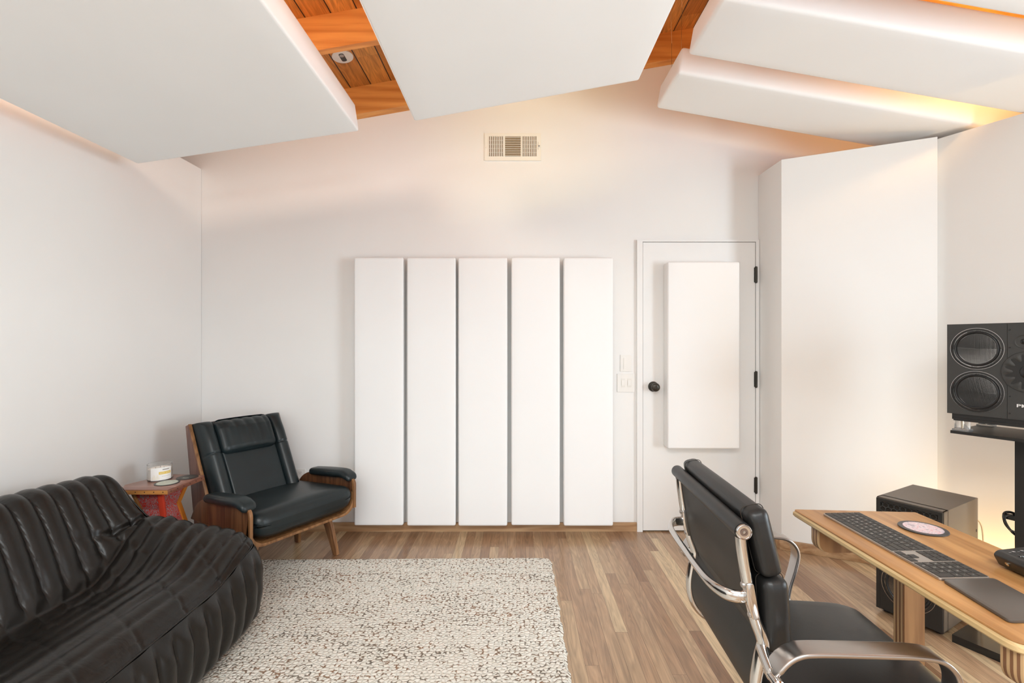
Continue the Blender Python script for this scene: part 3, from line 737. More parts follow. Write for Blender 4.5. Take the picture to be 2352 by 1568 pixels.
    # welt cord along the front seam
    pts = [(p[0]+p[2]*.012, p[1]+p[3]*.012) for p in path]
    seam = []
    for (x, y, nx_, ny_), (px_, py_) in zip(path, pts):
        ww = float(smooth(1.90, 2.26, np.array(y))); top = (.338*(1-ww)+armh(x)*ww) if ny_ < .999 else armh(x)
        seam.append((px_, py_, top-.001-.022*ny_))
    seam = seam[::2]; g = G(); tube(g, seam, .004, 8)
    m2 = [(x, SY0+SY1-y, z) for x, y, z in seam]; tube(g, m2, .004, 8)
    mesh('welt', g, 'sofa', root, sharp=180)
    g = G(); box(g, -2.12, -1.26, SY0+.04, SY1-.04, .017, .06); mesh('base', g, 'blackpl', root)
    return root
sofa()

# ------------------------------------------------------------------ lounge chair
def lounge():
    rz = math.atan2(-.51, .86)
    L = thing('lounge_chair', (-1.204, 2.76, 0), 'dark green-black leather lounge chair with walnut plywood shell in the corner', 'armchair', rz=rz)
    def m(name, g, mat, par=L, **k): return mesh(name, g, mat, par, local=True, **k)
    # moulded plywood shell: a shallow U
    out = [(-.337,.395),(-.337,.345)] + [(-.252-.085*math.cos(t), .345-.078*math.sin(t)) for t in np.linspace(0.15, PI/2, 7)]
    U = out + [(-y, z) for y, z in out[::-1]]
    inner = [(y*(1-.015/abs(y)) if abs(y) > .25 else y, z+ (.014 if z < .34 else .006)) for y, z in U]
    poly = U + inner[::-1]
    g = G(); prism(g, poly, -.50, .018, 'yz', bev=.002); fixnormals(m('seat_shell', g, 'walnut_edge'))
    # arms: veneered side boards with a rounded nose
    for sgn in (-1, 1):
        ap = rpoly([(-.56,.33),(-.50,.425),(-.42,.468),(-.06,.490),(.024,.478),(.026,.335)], [.01,.05,.05,.03,.055,.005], 7)
        y0, y1 = sorted((sgn*.322, sgn*.340))
        g = G(); prism(g, ap, y0+.002, y1-.002, 'xz', bev=.001); a_ = fixnormals(m('arm_board', g, 'walnut'))
        g = G()
        for q in (sgn*.3225, sgn*.3395): pass
        rim = [(x, z) for x, z in ap if x > -.40]
        prism(g, rpoly([(-.02,.30),(.026,.30),(.028,.480),(-.06,.492),(-.35,.477),(-.35,.472),(-.06,.486),(.012,.474),(.014,.30)], [.0,.0,.05,.03,0,0,.03,.05,0], 5), y0, y1, 'xz', bev=.001)
        fixnormals(m('ply_rim', g, 'walnut_edge', a_))
        def droop(x, y, z):
            t = (x+.19)/.38
            return (x, y*(1-.18*(2*t-1)**2*0.6), z - .030*(1-t) - .030*max(0, (t-.80)/.20)**1.5)
        g = G(); rbox(g, -.183, sgn*.328, .512, .385, .092, .044, .021, n=10, bulge=(0,.004,.006), fn=droop)
        m('arm_pad', g, 'lounge', sharp=180)
    # seat cushion
    def seatfn(x, y, z):
        t = (x+.27)/.54
        e = max(0, abs(y)-.20)/.115
        zz = z - .035*(1-t) if z > 0 else z - .004*(1-t)
        if z < 0: zz += .030*min(1.0,e)**2
        return (x, y, zz)
    g = G(); rbox(g, -.232, 0, .374, .545, .634, .148, .056, n=18, bulge=(.010,0,.016), fn=seatfn)
    m('seat_cushion', g, 'lounge', sharp=180)
    # back: tilted frame coordinates u (up the back), v (across), w (thickness forward)
    b0 = Vector((-.455, 0, .345)); b1 = Vector((-.705, 0, .835)); ud = (b1-b0).normalized(); wd = Vector((ud.z, 0, -ud.x)); UL = (b1-b0).length
    def BM(u, v, w): return b0 + ud*u + Vector((0,v,0)) + wd*w
    nu_, nv_ = 110, 110; u = np.linspace(0, 1, nu_); v = np.linspace(-1, 1, nv_); U_, V_ = np.meshgrid(u, v, indexing='ij')
    hw = .268; sx = .175
    ux = U_*UL; vx = V_*hw
    e = np.minimum.reduce([ux+.02, (UL-ux), hw-np.abs(vx)]); edge = np.sqrt(np.clip(1-(1-np.clip(e/.045,0,1))**2, 0, 1))
    w_ = .030+.040*edge
    side = np.abs(vx) > sx
    bol = np.clip((np.abs(vx)-sx)/(hw-sx), 0, 1); w_ += side*.030*np.abs(np.sin(PI*bol))**.6*(1-.6*smooth(.72,1.0,U_))*1.0
    uh = .325
    w_ += (~side)*(ux < uh)*.012*(np.abs(np.sin(PI*np.clip(ux/uh,0,1)))**.6)*np.maximum(np.cos(vx/sx*PI/2),0)**.5
    w_ -= .012*np.exp(-((np.abs(vx)-sx)/.006)**2)
    w_ -= side*.008*np.exp(-((ux-uh-.01)/.004)**2)
    pts = np.zeros((nu_, nv_, 3))
    for i in range(nu_):
        for j in range(nv_): pts[i,j] = BM(ux[i,j], vx[i,j]*(1-.03*(1-U_[i,j])), w_[i,j])
    g = G(); grid(g, pts)
    # skirt to close it to the rear board
    ring = [(i,0) for i in range(nu_)] + [(nu_-1,j) for j in range(1,nv_)] + [(i,nv_-1) for i in range(nu_-2,-1,-1)] + [(0,j) for j in range(nv_-2,0,-1)]
    rv = [tuple(pts[i,j]) for i,j in ring]; rb = [tuple(BM(ux[i,j], vx[i,j]*(1-.03*(1-U_[i,j])), 0)) for i,j in ring]; n_ = len(ring)
    g.add(rv+rb, [(k,(k+1)%n_,n_+(k+1)%n_,n_+k) for k in range(n_)])
    fixnormals(m('back_cushion', g, 'lounge', sharp=70))
    # head pillow with gathers
    def hp(x, y, z):  # x=u, y=v, z=w
        t = (x+.10)/.20
        gth = .0055*(1-abs(math.sin(y*48+3*x)))**1.5*(.3+t)*(1 if z > 0 else 0)
        return (x, y, z - gth - (.020*max(0, t-.72)/.28 if z > 0 else 0))
    g = G(); rbox(g, 0, 0, 0, .228, .350, .088, .038, n=34, bulge=(.004,.0,.010), fn=hp)
    g.v = [tuple(BM(uh+.108+x, y, .058+z)) for x, y, z in g.v]
    m('headrest', g, 'lounge', sharp=180)
    # rear board and wedge sides
    g = G()
    rb_ = []
    for (uu, ww) in ((-.02,-.002),(UL+.012,-.002),(UL+.012,-.016),(-.02,-.016)):
        p = BM(uu, 0, ww); rb_.append((p.x, p.z))
    prism(g, rb_, -.272, .272, 'xz', bev=.002); fixnormals(m('back_board', g, 'walnut_red'))
    for sgn in (-1, 1):
        f0, f1 = BM(-.005, 0, .022), BM(UL+.004, 0, .018); r1 = BM(UL+.010, 0, -.018)
        wp = [(f0.x+.02, f0.z-.07), (f1.x, f1.z), (r1.x, r1.z), (-.625, .265)]
        y0, y1 = sorted((sgn*.271, sgn*.287)); g = G(); prism(g, wp, y0, y1, 'xz', bev=.001); w2 = fixnormals(m('side_wedge', g, 'walnut_red'))
        fe = [(f0.x+.02+.002, f0.z-.07), (f1.x+.004, f1.z), (f1.x-.004, f1.z+.003), (f0.x+.02-.012, f0.z-.07)]
        g = G(); prism(g, fe, y0-.001, y1+.001, 'xz', bev=.001); fixnormals(m('edge_band', g, 'walnut_edge', w2))
    # bent plywood legs
    for (lx, fx) in ((-.13,-.085), (-.40,-.47)):
        for sgn in (-1, 1):
            zb = .016 if (sgn < 0) else .001
            pth = catmull([(lx, 0, .256), (lx, sgn*.12, .256), (lx, sgn*.190, .253), (lx+(fx-lx)*.15, sgn*.226, .238), (lx+(fx-lx)*.3, sgn*.243, .205), (lx+(fx-lx)*.7, sgn*.262, .10), (fx, sgn*.279, zb)], 6)
            pr = rrect(.022, .078, .006)
            n_ = len(pth); sc = [(1.0, 1.0 if i < n_*.6 else 1.0-.50*(i-n_*.6)/(n_*.4)) for i in range(n_)]
            g = G(); sweep(g, pth, pr, up=(1,0,0), scale=sc); 
            fixnormals(m('leg', g, 'walnut_leg'))
    return L
lounge()

# ------------------------------------------------------------------ side table with candle and record coasters
def side_table():
    TH = .58
    poly = [(-1.788,2.478),(-1.775,2.750),(-1.995,2.775),(-2.075,2.560),(-2.025,2.478)]
    T = thing('side_table', (-1.91, 2.62, 0), 'small reddish wooden side table with studded edge between sofa and lounge chair', 'side table')
    g = G(); prism(g, poly, TH-.005, TH, 'xy', bev=.0012); mesh('table_top', g, 'table_top', T)
    n = len(poly)
    for i in range(n):
        a, b_ = Vector(poly[i]), Vector(poly[(i+1)%n]); d = (b_-a).normalized(); nr_ = Vector((d.y,-d.x))
        q = [a+d*.0, b_-d*.0, b_-nr_*.014, a-nr_*.014]
        g = G(); prism(g, [tuple(p) for p in q], TH-.026, TH-.005, 'xy', bev=.0008)
        e = mesh('edge_strip', g, 'table_edge2' if i == 0 else 'table_edge', T)
        k = max(3, int((b_-a).length/.045))
        for j in range(k):
            g = G()
            p = a+(b_-a)*((j+.5)/k)+nr_*.0004
            Mx = Matrix.Translation((p.x, p.y, TH-.014)) @ Vector((0,0,1)).rotation_difference(Vector((nr_.x, nr_.y, 0))).to_matrix().to_4x4()
            lathe(g, [(0,.0012),(.0022,.0008),(.003,0)], 10, Mx)
            fixnormals(mesh('stud', g, 'gap', e))
    # hourglass pedestal: four beaded faces framed by strips
    c = Vector((-1.915, 2.60)); lv = [(TH-.026,.092),(.455,.064),(.012,.165)]
    def corner(k, lvl):
        z, r = lv[lvl]; a = R(45+90*k-8+lvl*6); return Vector((c.x+r*math.cos(a)*1.25, c.y+r*math.sin(a)*1.25, z))
    for k in range(4):
        g = G()
        P_ = [[corner(k,l), corner(k+1,l)] for l in range(3)]
        cc = [sum((corner(q,l) for q in range(4)), Vector((0,0,0)))/4 for l in range(3)]
        v = []; f = []
        for l in range(3):
            for p in P_[l]: v.append(p)
            for p in P_[l]: v.append(cc[l]+(p-cc[l])*.86)
        for l in range(2):
            o_ = l*4; f += [(o_,o_+1,o_+5,o_+4),(o_+2,o_+6,o_+7,o_+3),(o_,o_+4,o_+6,o_+2),(o_+1,o_+3,o_+7,o_+5)]
        f += [(0,2,3,1),(8,9,11,10)]
        g.add(v, f); fixnormals(mesh('pedestal_face', g, 'beaded', T, sharp=20))
        g = G(); sweep(g, [corner(k,l)*1.0 for l in range(3)], rrect(.026,.014,.002), up=(math.cos(R(90*k)), math.sin(R(90*k)), 0))
        fixnormals(mesh('corner_strip', g, ['orange','redstrip','brownstrip','redstrip'][k], T))
    return TH
TH = side_table()
def disc_coaster(name, cx, cy, z, r, rim, lab, label, labr=.72, extra=None):
    T = thing(name, (cx,cy,z), label, 'coaster')
    g = G(); Mx = Matrix.Translation((cx,cy,z))
    lathe(g, [(0,0),(r*.99,0),(r,.0008),(r,.0022),(r*.985,.003),(0,.003)], 56, Mx); mesh('disc', g, rim, T)
    g = G(); lathe(g, [(.004,.0031),(r*labr,.0031),(r*labr,.0036),(.004,.0036)], 48, Mx); mesh('centre_label', g, lab, T)
    g = G(); lathe(g, [(0,.0031),(.0036,.0031),(.0036,.0034),(0,.0034)], 16, Mx); mesh('spindle_hole', g, 'gap', T)
    if extra:
        g = G()
        for (a0, rr, dw, hh) in extra:
            Mt = Mx @ Matrix.Rotation(a0, 4, 'Z') @ Matrix.Translation((0, rr, .0037)); box(g, -dw/2, dw/2, -hh/2, hh/2, 0, .0003, mat=Mt)
        mesh('printed_marks', g, 'greyink' if lab != 'label_dark' else 'label_green', T)
    return T
disc_coaster('record_coaster', -1.873, 2.592+.0, TH, .058, 'vinyl', 'label_green', 'black record coaster with a pale green label beside the candle', .84, [(.3,.010,.022,.004),(-.5,.030,.018,.0015),(1.2,.034,.014,.0015),(2.9,.030,.03,.0015)])
disc_coaster('record_coaster', -1.838, 2.700, TH, .053, 'vinyl', 'label_dark', 'all-black record coaster with tiny pale print, right of the candle', .72, [(3.3+.2*i,.022,.002,.007+.002*(i%2)) for i in range(-3,4)])
disc_coaster('record_coaster', 1.169, 1.389, .7966, .058, 'vinyl', 'label_pink', 'record coaster with a pale pink printed label lying on the desk', .80)
# the coasters' rim is brown on the desk one: same vinyl in warm light
def candle():
    cx, cy = -1.925, 2.700; r = .058; H = .088
    cx, cy = -1.968, 2.668
    T = thing('candle_jar', (cx,cy,TH), 'glass jar candle with a white and yellow label on the side table', 'candle')
    Mx = Matrix.Translation((cx,cy,TH))
    g = G(); lathe(g, [(0,0),(r-.004,0),(r,.004),(r,H-.001),(r-.0012,H),(r-.0025,H-.001),(r-.0028,.007),(0,.006)], 56, Mx); mesh('jar', g, 'jar', T)
    g = G(); lathe(g, [(0,.0075),(r-.0034,.0075),(r-.0034,.062),(r-.010,.0605),(0,.060)], 48, Mx); mesh('wax', g, 'wax', T)
    for a in range(3):
        g = G(); q = (cx+.022*math.cos(a*2.1), cy+.022*math.sin(a*2.1)); tube(g, [(q[0],q[1],TH+.060),(q[0]+.001,q[1],TH+.070)], .001, 6); mesh('wick', g, 'wick', T)
    def wrap(a0, a1, z0, z1, rr, n=16):
        P_ = np.zeros((n,2,3))
        for i in range(n):
            a = a0+(a1-a0)*i/(n-1)
            for j, z in enumerate((z0,z1)): P_[i,j] = (cx+rr*math.cos(a), cy+rr*math.sin(a), TH+z)
        g = G(); grid(g, P_); P2 = P_.copy(); return g
    ca = math.atan2(-cy, -cx)  # towards the room
    lab = mesh('label', wrap(ca-.75, ca+1.0, .006, .074, r+.0006, 26), 'paper', T)
    mesh('yellow_band', wrap(ca-.08, ca+.92, .038, .052, r+.0011), 'yellow', lab)
    mesh('grey_bar', wrap(ca+.20, ca+.75, .060, .066, r+.0011), 'greyink', lab)
    g = G()
    rr = random.Random(4)
    for i in range(18):
        a = ca+0.0+.84*i/18; w = .030
        if i in (8,9): continue
        gg = wrap(a, a+w, .0425, .0475, r+.0014, 3); g.add(gg.v, gg.f)
    mesh('band_lettering', g, 'paleink', lab)
    g = G()
    for i in range(12):
        gg = wrap(ca+.15+i*.055, ca+.15+i*.055+.035, .026, .0275, r+.0011, 3); g.add(gg.v, gg.f)
    mesh('small_print', g, 'greyink', lab)
    g = G()
    for i in range(7):
        a = ca-.62+i*.09
        for k in range(3):
            gg = wrap(a+k*.02, a+.012+k*.02, .008+.006*k, .018+.007*((i*k)%3)+.004*k, r+.0011, 2); g.add(gg.v, gg.f)
    mesh('leaf_print', g, 'paleink', lab)
candle()

# ------------------------------------------------------------------ desk
DT = .796
def desk():
    T = thing('desk', (1.06, 1.3, 0), 'oak plywood desk holding the keyboard, right of the office chair', 'desk')
    top = rpoly([(.892,.855),(1.60,.855),(1.60,1.10),(1.262,1.22),(1.262,1.529),(.8935,1.558)], [.035,.01,.02,.02,.006,.012], 6)
    top = rpoly([(.893,.858),(1.262,.858),(1.262,1.529),(.893,1.556)], [.03,.02,.006,.010], 6)
    g = G(); prism(g, top, DT-.0045, DT, 'xy', bev=.0012); mesh('desk_top', g, 'oak_top', T)
    c = Vector((1.08,1.2)); rim = [((p[0]-c.x)*1.0+c.x, (p[1]-c.y)+c.y) for p in top]
    # rim below the veneer, slanting out
    bm = bmesh.new(); n = len(top)
    def off(s): return [((p[0]-c.x)*(1+s)+c.x, (p[1]-c.y)*(1+s*.55)+c.y) for p in top]
    lv = [(off(.0),DT-.0045),(off(.022),DT-.009),(off(.022),DT-.017),(off(.0),DT-.0215)]
    v = []; f = []
    for pl, z in lv: v += [(x,y,z) for x,y in pl]
    for l in range(3):
        for i in range(n): f.append((l*n+i, l*n+(i+1)%n, (l+1)*n+(i+1)%n, (l+1)*n+i))
    f.append(tuple(range(n))[::-1]); f.append(tuple(3*n+i for i in range(n)))
    g = G(); g.add(v, f); fixnormals(mesh('desk_rim', g, 'ply_rim', T, sharp=25))
    for (y0, y1) in ((1.452,1.484), (.862,.905)):
        pl = rpoly([(.906,DT-.022),(1.20,DT-.022),(1.20,DT-.085),(.97,DT-.085)][:0] or [(.905,DT-.0215),(1.22,DT-.0215),(1.22,DT-.095),(.905,DT-.095)], [0,0,.03,.075], 8)
        g = G(); prism(g, pl, y0, y1, 'xz', bev=.002); fixnormals(mesh('support_rib', g, 'ply_y', T))
        g = G(); prism(g, [(x+.006 if x < 1.2 else x, z) for x, z in pl], y0-.0012, y0+.001, 'xz'); g.map(lambda x,y,z: (max(x,.9075),y,z)); fixnormals(mesh('rib_veneer', g, 'oak_dark', T))
    g = G(); box(g, 1.058, 1.075, 1.322, 1.3555, 0, DT-.0215, .001); mesh('leg_edge', g, 'ply_y', T)
    g = G(); box(g, 1.0605, 1.116, 1.3205, 1.3545, 0.0, DT-.0215, .001); mesh('leg', g, 'oak_dark', T)
    g = G(); box(g, 1.058, 1.116, 0.93, 1.47, DT-.060, DT-.0215, .002); mesh('rail', g, 'oak_dark', T)
    g = G(); box(g, 1.058, 1.116, .915, .955, 0.0, DT-.0215, .001); mesh('leg', g, 'oak_dark', T)
    g = G(); box(g, .98, 1.22, 1.318, 1.358, 0.0, .04, .004); mesh('foot', g, 'oak_dark', T)
    g = G(); box(g, .98, 1.22, .915, .955, 0.0, .04, .004); mesh('foot', g, 'oak_dark', T)
desk()

# keyboard (full width, long side along the desk)
def keyboard():
    A = Vector((.9525, 1.5035)); ang = math.atan2(-.4187, -.006)     # local x runs from the escape end to the number pad
    # local frame: x along width, y away from the user (towards +X world)
    ux = Vector((-.004,-1)).normalized(); uy = Vector((1,-.004)).normalized()
    K = thing('keyboard', (A.x+.0575, A.y-.209, DT), 'full-width grey aluminium keyboard with dark keys on the desk', 'keyboard')
    def W(x, y, z): p = A + ux*x + uy*y; return (p.x, p.y, DT+z+.0025*(y/.115)+.0015)
    pl = rrect(.4187, .1149, .008, 5)
    g = G(); prism(g, [(x+.2093, y+.0574) for x, y in pl], -.0012, .0048, 'xy', bev=.0012); g.map(W); fixnormals(mesh('aluminium_case', g, 'alu', K))
    u = .01865; x00 = .0035; y00 = .0036; rh = .0180
    rows = []
    def row(r, x, ws):
        for w in ws:
            if w > 0: rows.append((x, r, w, 1))
            x += abs(w)
    row(5, 0, [14.5/14]*14); row(4, 0, [1]*13+[1.5]); row(3, 0, [1.5]+[1]*13); row(2, 0, [1.75]+[1]*11+[1.75]); row(1, 0, [2.25]+[1]*10+[2.25]); row(0, 0, [1.5,1.25,1.25,6.5,1.25,1.25,1.5])
    for r in (5,4,3): row(r, 14.8, [1,1,1])
    row(1, 15.8, [1]); row(0, 14.8, [1,1,1])
    for r in (5,4,3,2): row(r, 18.1, [1]*4)
    row(1, 18.1, [1,1,1]); row(0, 18.1, [2,1]); rows.append((21.1, 0, 1, 2))
    rows.sort(key=lambda t: -t[0])
    rest = G(); leg = G(); cache = {}
    rk = random.Random(2)
    for i, (x, r, w, hgt) in enumerate(rows):
        kx0 = x00+x*u+.0011; kx1 = x00+(x+w)*u-.0011; ky0 = y00+r*rh+.0011; ky1 = y00+(r+hgt)*rh-.0011
        g = G(); box(g, kx0, kx1, ky0, ky1, .0046, .0062, .0006, 2)
        g.map(W)
        if i < 100: mesh('key', g, 'key', K)
        else: rest.add(g.v, g.f)
        cx, cy = (kx0+kx1)/2, (ky0+ky1)/2
        l2 = G(); box(l2, cx-.0014, cx+.0014, cy-.0017, cy+.0017, .0062, .00632); l2.map(W)
        if not (w > 6): leg.add(l2.v, l2.f)
    props(mesh('key_row', rest, 'key', K), kind='stuff')
    # letters and digits standing on the caps
    K2 = G()
    lab = {4:"`1234567890-=", 3:" QWERTYUIOP[]\\", 2:" ASDFGHJKL;'", 1:" ZXCVBNM,./"}
    start = {4:(0,1), 3:(0,1.5), 2:(0,1.75), 1:(0,2.25)}
    for r, s in lab.items():
        x = 0
        for ci, ch in enumerate(s):
            w = start[r][1] if (ci == 0 and r != 4) else 1
            if ch != ' ':
                cx = x00+(x+w/2)*u; cy = y00+(r+.5)*rh
                gg = G(); text_geo(gg, ch, .0085, Matrix.Translation((cx,cy,.0063)), extrude=.00008); gg.map(W); K2.add(gg.v, gg.f)
            x += w
    for r, s in ((4," =/*"), (3,"789-"), (2,"456+"), (1,"123")):
        for ci, ch in enumerate(s):
            if ch == ' ': continue
            gg = G(); text_geo(gg, ch, .0085, Matrix.Translation((x00+(18.1+ci+.5)*u, y00+(r+.5)*rh, .0063)), extrude=.00008); gg.map(W); K2.add(gg.v, gg.f)
    for cx, ch in ((19.1,'0'), (20.6,'.')):
        gg = G(); text_geo(gg, ch, .0085, Matrix.Translation((x00+cx*u, y00+.5*rh, .0063)), extrude=.00008); gg.map(W); K2.add(gg.v, gg.f)
    mesh('key_legends', K2, 'legend', K)
keyboard()
g = G(); prism(g, [(x+1.0095, y+1.000) for x, y in rrect(.115,.160,.010,6)], DT+.001, DT+.0095, 'xy', bev=.0015)
g.map(lambda x,y,z: (x-(1.08-y)*.085, y, z if z < DT+.005 else z+.003*(x-.95)/.115-.002))
tp = mesh('trackpad', g, 'trackpad'); props(tp, 'flat dark grey trackpad on the desk just in front of the keyboard number pad', 'trackpad')
g = G()
for (a, b_) in ((.97,.94),(1.05,.94),(.97,1.06),(1.05,1.06)): lathe(g, [(0,DT+.0002),(.004,DT+.0002),(.004,DT+.0016),(0,DT+.0016)], 12, Matrix.Translation((a,b_,0)))
mesh('rubber_foot', g, 'rubber', tp)

def controller():
    T = thing('desk_controller', (1.21, 1.045, DT), 'black desktop audio controller with a grey screen at the right edge of the desk', 'audio controller')
    prof = rpoly([(1.155,DT+.004),(1.140,DT+.030),(1.150,DT+.040),(1.258,DT+.052),(1.258,DT+.004)], [.004,.008,.006,.006,.004], 4)
    g = G(); prism(g, prof, .905, 1.157, 'xz', bev=.003); fixnormals(mesh('housing', g, 'blackpl', T))
    sl = math.atan2(.012, .108)
    def S(x, y, dz=0): return Matrix.Translation((x, y, DT+.040+(x-1.150)*.111+dz)) @ Matrix.Rotation(-sl, 4, 'Y')
    g = G(); box(g, -.033, .033, -.055, .055, 0, .0012, .0004, mat=S(1.214,1.055)); mesh('screen', g, 'screen', T)
    for (x, y) in ((1.166,1.118),(1.166,1.080),(1.166,1.040),(1.166,1.00)):
        g = G(); lathe(g, [(0,.0020),(.0045,.0018),(.0055,.0)], 18, S(x,y)); fixnormals(mesh('button', g, 'blackgl', T))
    g = G(); lathe(g, [(0,0.026),(.018,.026),(.020,.022),(.021,0)], 30, S(1.205,.960)); fixnormals(mesh('volume_knob', g, 'blackgl', T))
    g = G(); lathe(g, [(.0022,.0002),(.0045,.0002),(.0045,.0016),(.0022,.0016),(.0022,.0002)], 24, Matrix.Translation((1.1465,1.128,DT+.019)) @ Matrix.Rotation(R(-90), 4, 'Y') @ Matrix.Rotation(R(-28), 4, 'Y')); fixnormals(mesh('headphone_jack', g, 'brassin', T))
    g = G()
    for i in range(8): box(g, 1.158+i*.010, 1.158+i*.010+.006, 1.136, 1.1366+.004*(i%2), DT+.0412+(.008+i*.010)*.111, DT+.0416+(.008+i*.010)*.111)
    mesh('printed_marks', g, 'screen', T)
    g = G()
    for (x, y) in ((1.17,.93),(1.245,.93),(1.17,1.13),(1.245,1.13)): lathe(g, [(0,0),(.006,0),(.006,.0045),(0,.0045)], 12, Matrix.Translation((x,y,DT)))
    mesh('rubber_foot', g, 'rubber', T)
controller()

# ------------------------------------------------------------------ office chair
def office():
    P0 = Vector((.517, 1.11)); rz = -math.atan(.045); c = Vector((.30, .25))
    Rm = Matrix.Rotation(rz, 2); base = P0 + Rm @ c
    O = thing('office_chair', (base.x, base.y, 0), 'black leather soft-pad office chair with polished aluminium frame at the desk', 'office chair', rz=rz)
    # local geometry is written with un-turned world numbers, then shifted
    def m(name, g, mat, par=O, **k):
        g.v = [(x-.517-c.x, y-1.11-c.y, z) for x, y, z in g.v]
        return mesh(name, g, mat, par, local=True, **k)
    YN, YF = 1.118, 1.602
    prof = [(.5185,.884),(.522,.85),(.532,.785),(.549,.70),(.566,.655),(.570,.635),(.562,.600),(.553,.55),(.555,.505),(.570,.465),(.602,.432),(.66,.415),(.80,.408),(.98,.415),(1.065,.425),(1.090,.415),(1.098,.395)]
    cm = catmull([(x,0,z) for x, z in prof], 6)
    for y in (YN, YF):
        pts = [(p.x, y, p.z) for p in cm]
        sc = []
        for p in pts:
            k = 1.0 + .25*math.exp(-((p[2]-.62)/.05)**2)
            sc.append((k, 1.0))
        g = G(); sweep(g, pts, circ(.0125, 14, .015), up=(0,1,0), scale=sc); fixnormals(m('side_rail', g, 'chrome', sharp=60))
    # leather sling between the rails
    fr = [(p.x+.006, p.z+.004) for p in cm][2:]
    poly_t = []
    P_ = np.zeros((len(fr), 2, 3))
    g = G(); th = .004
    n_ = len(fr); v = []; f = []
    for i, (x, z) in enumerate(fr):
        a = fr[max(i-1,0)]; b = fr[min(i+1,n_-1)]; tx, tz = b[0]-a[0], b[1]-a[1]; l = math.hypot(tx, tz); nx_, nz_ = -tz/l, tx/l
        for y in (YN+.006, YF-.006):
            v.append((x+nx_*th, y, z+nz_*th)); v.append((x-nx_*th, y, z-nz_*th))
    for i in range(n_-1):
        a = i*4; b = a+4; f += [(a,b,b+2,a+2),(a+1,a+3,b+3,b+1),(a,a+1,b+1,b),(a+2,b+2,b+3,a+3)]
    f += [(0,2,3,1),(4*n_-4,4*n_-3,4*n_-1,4*n_-2)]
    g.add(v, f); fixnormals(m('sling', g, 'sling', sharp=50))
    # rolled top bar with end caps
    g = G(); tube(g, [(.5165, YN-.018, .902), (.5165, 1.36, .902), (.5165, YF+.018, .902)], .0192, 24); m('top_roll', g, 'office', sharp=60)
    for (y, s) in ((YN-.020, 1), (YF+.020, -1)):
        g = G(); Mx = Matrix.Translation((.5165, y, .902)) @ Matrix.Rotation(R(90*s), 4, 'X')
        lathe(g, [(.0,.0035),(.0035,.0035),(.004,.0055),(.0085,.0055),(.0095,.0030),(.0125,.0024),(.0150,.0045),(.0168,.0035),(.0172,-.004)], 32, Mx); e = fixnormals(m('end_cap', g, 'screwdk', sharp=30))
        g = G(); lathe(g, [(.0150,.0040),(.0158,.0058),(.0172,.0052),(.0178,.001),(.0150,.001)], 36, Mx); fixnormals(m('cap_ring', g, 'chrome', e))
        g = G(); lathe(g, [(0,.0060),(.0028,.0058),(.0030,.0036)], 12, Mx); fixnormals(m('screw', g, 'brushed', e))
    # back pads
    def pad(cx, cz, th_, h_, lean, r, yl=.512, name='back_pad', bul=.010):
        Mx = Matrix.Translation((cx, (YN+YF)/2, cz)) @ Matrix.Rotation(lean, 4, 'Y')
        g = G(); rbox(g, 0, 0, 0, th_, yl, h_, r, n=14, bulge=(bul,.004,.004), mat=Mx); o = m(name, g, 'office', sharp=180)
        for sg in (-1, 1):   # stitched seam running round the pad near each end
            g = G(); pr = [(a*1.0, b*1.0) for a, b in rrect(th_+bul*.6, h_+.002, r*.95, 6)]
            pth = [Mx @ Vector((a, sg*(yl/2-.040), b)) for a, b in pr]
            tube(g, pth, .0011, 5, closed=True, up=(0,1,0)); m('stitching', g, 'gap', o, sharp=180)
        return o
    pad(.571, .870, .050, .158, -.24, .017, bul=.006)
    pad(.600, .703, .060, .172, -.06, .020, bul=.007)
    def sf(x, y, z): return (x, y, z + .010*math.cos(x/.24*PI/2) - .022*max(0, (x-.15)/.10)**2)
    for (cx, l) in ((.700, .16), ):
        pass
    g = G(); rbox(g, .850, (YN+YF)/2, .452, .500, .500, .062, .028, n=16, bulge=(0,0,.014), fn=sf); m('seat_pad', g, 'office', sharp=180)
    # spreader bar behind the back
    H = .742
    path = catmull([(.546,YN+.004,H),(.512,YN+.004,H),(.488,YN+.022,H),(.472,YN+.07,H),(.468,YN+.15,H),(.468,1.36,H),(.468,YF-.15,H),(.472,YF-.07,H),(.488,YF-.022,H),(.512,YF-.004,H),(.546,YF-.004,H)], 6)
    n_ = len(path); sc = []
    for p in path:
        dY = min(abs(p.y-YN), abs(p.y-YF)); k = math.exp(-(dY/.07)**2); sc.append((1-.15*k, 1+.55*k))
    g = G(); sweep(g, path, circ(.0092, 14, .0098), up=(0,0,1), scale=sc); m('spreader_bar', g, 'chrome', sharp=60)
    for y, s in ((YN, -1), (YF, 1)):
        g = G()
        pl = rpoly([(.524,.782),(.541,.784),(.556,.700),(.540,.697),(.528,.735)], .007, 4)
        prism(g, pl, y-.006-.010, y+.006-.010*0, 'xz', bev=.002)
        br = fixnormals(m('bracket', g, 'chrome'))
        for zz, xx in ((.774,.529), (.706,.545)):
            g = G(); Mx = Matrix.Translation((xx-.004, y-.004, zz)) @ Matrix.Rotation(R(-90), 4, 'Y'); lathe(g, [(0,.008),(.004,.008),(.0065,.006),(.007,0)], 16, Mx); fixnormals(m('bolt', g, 'brushed', br))
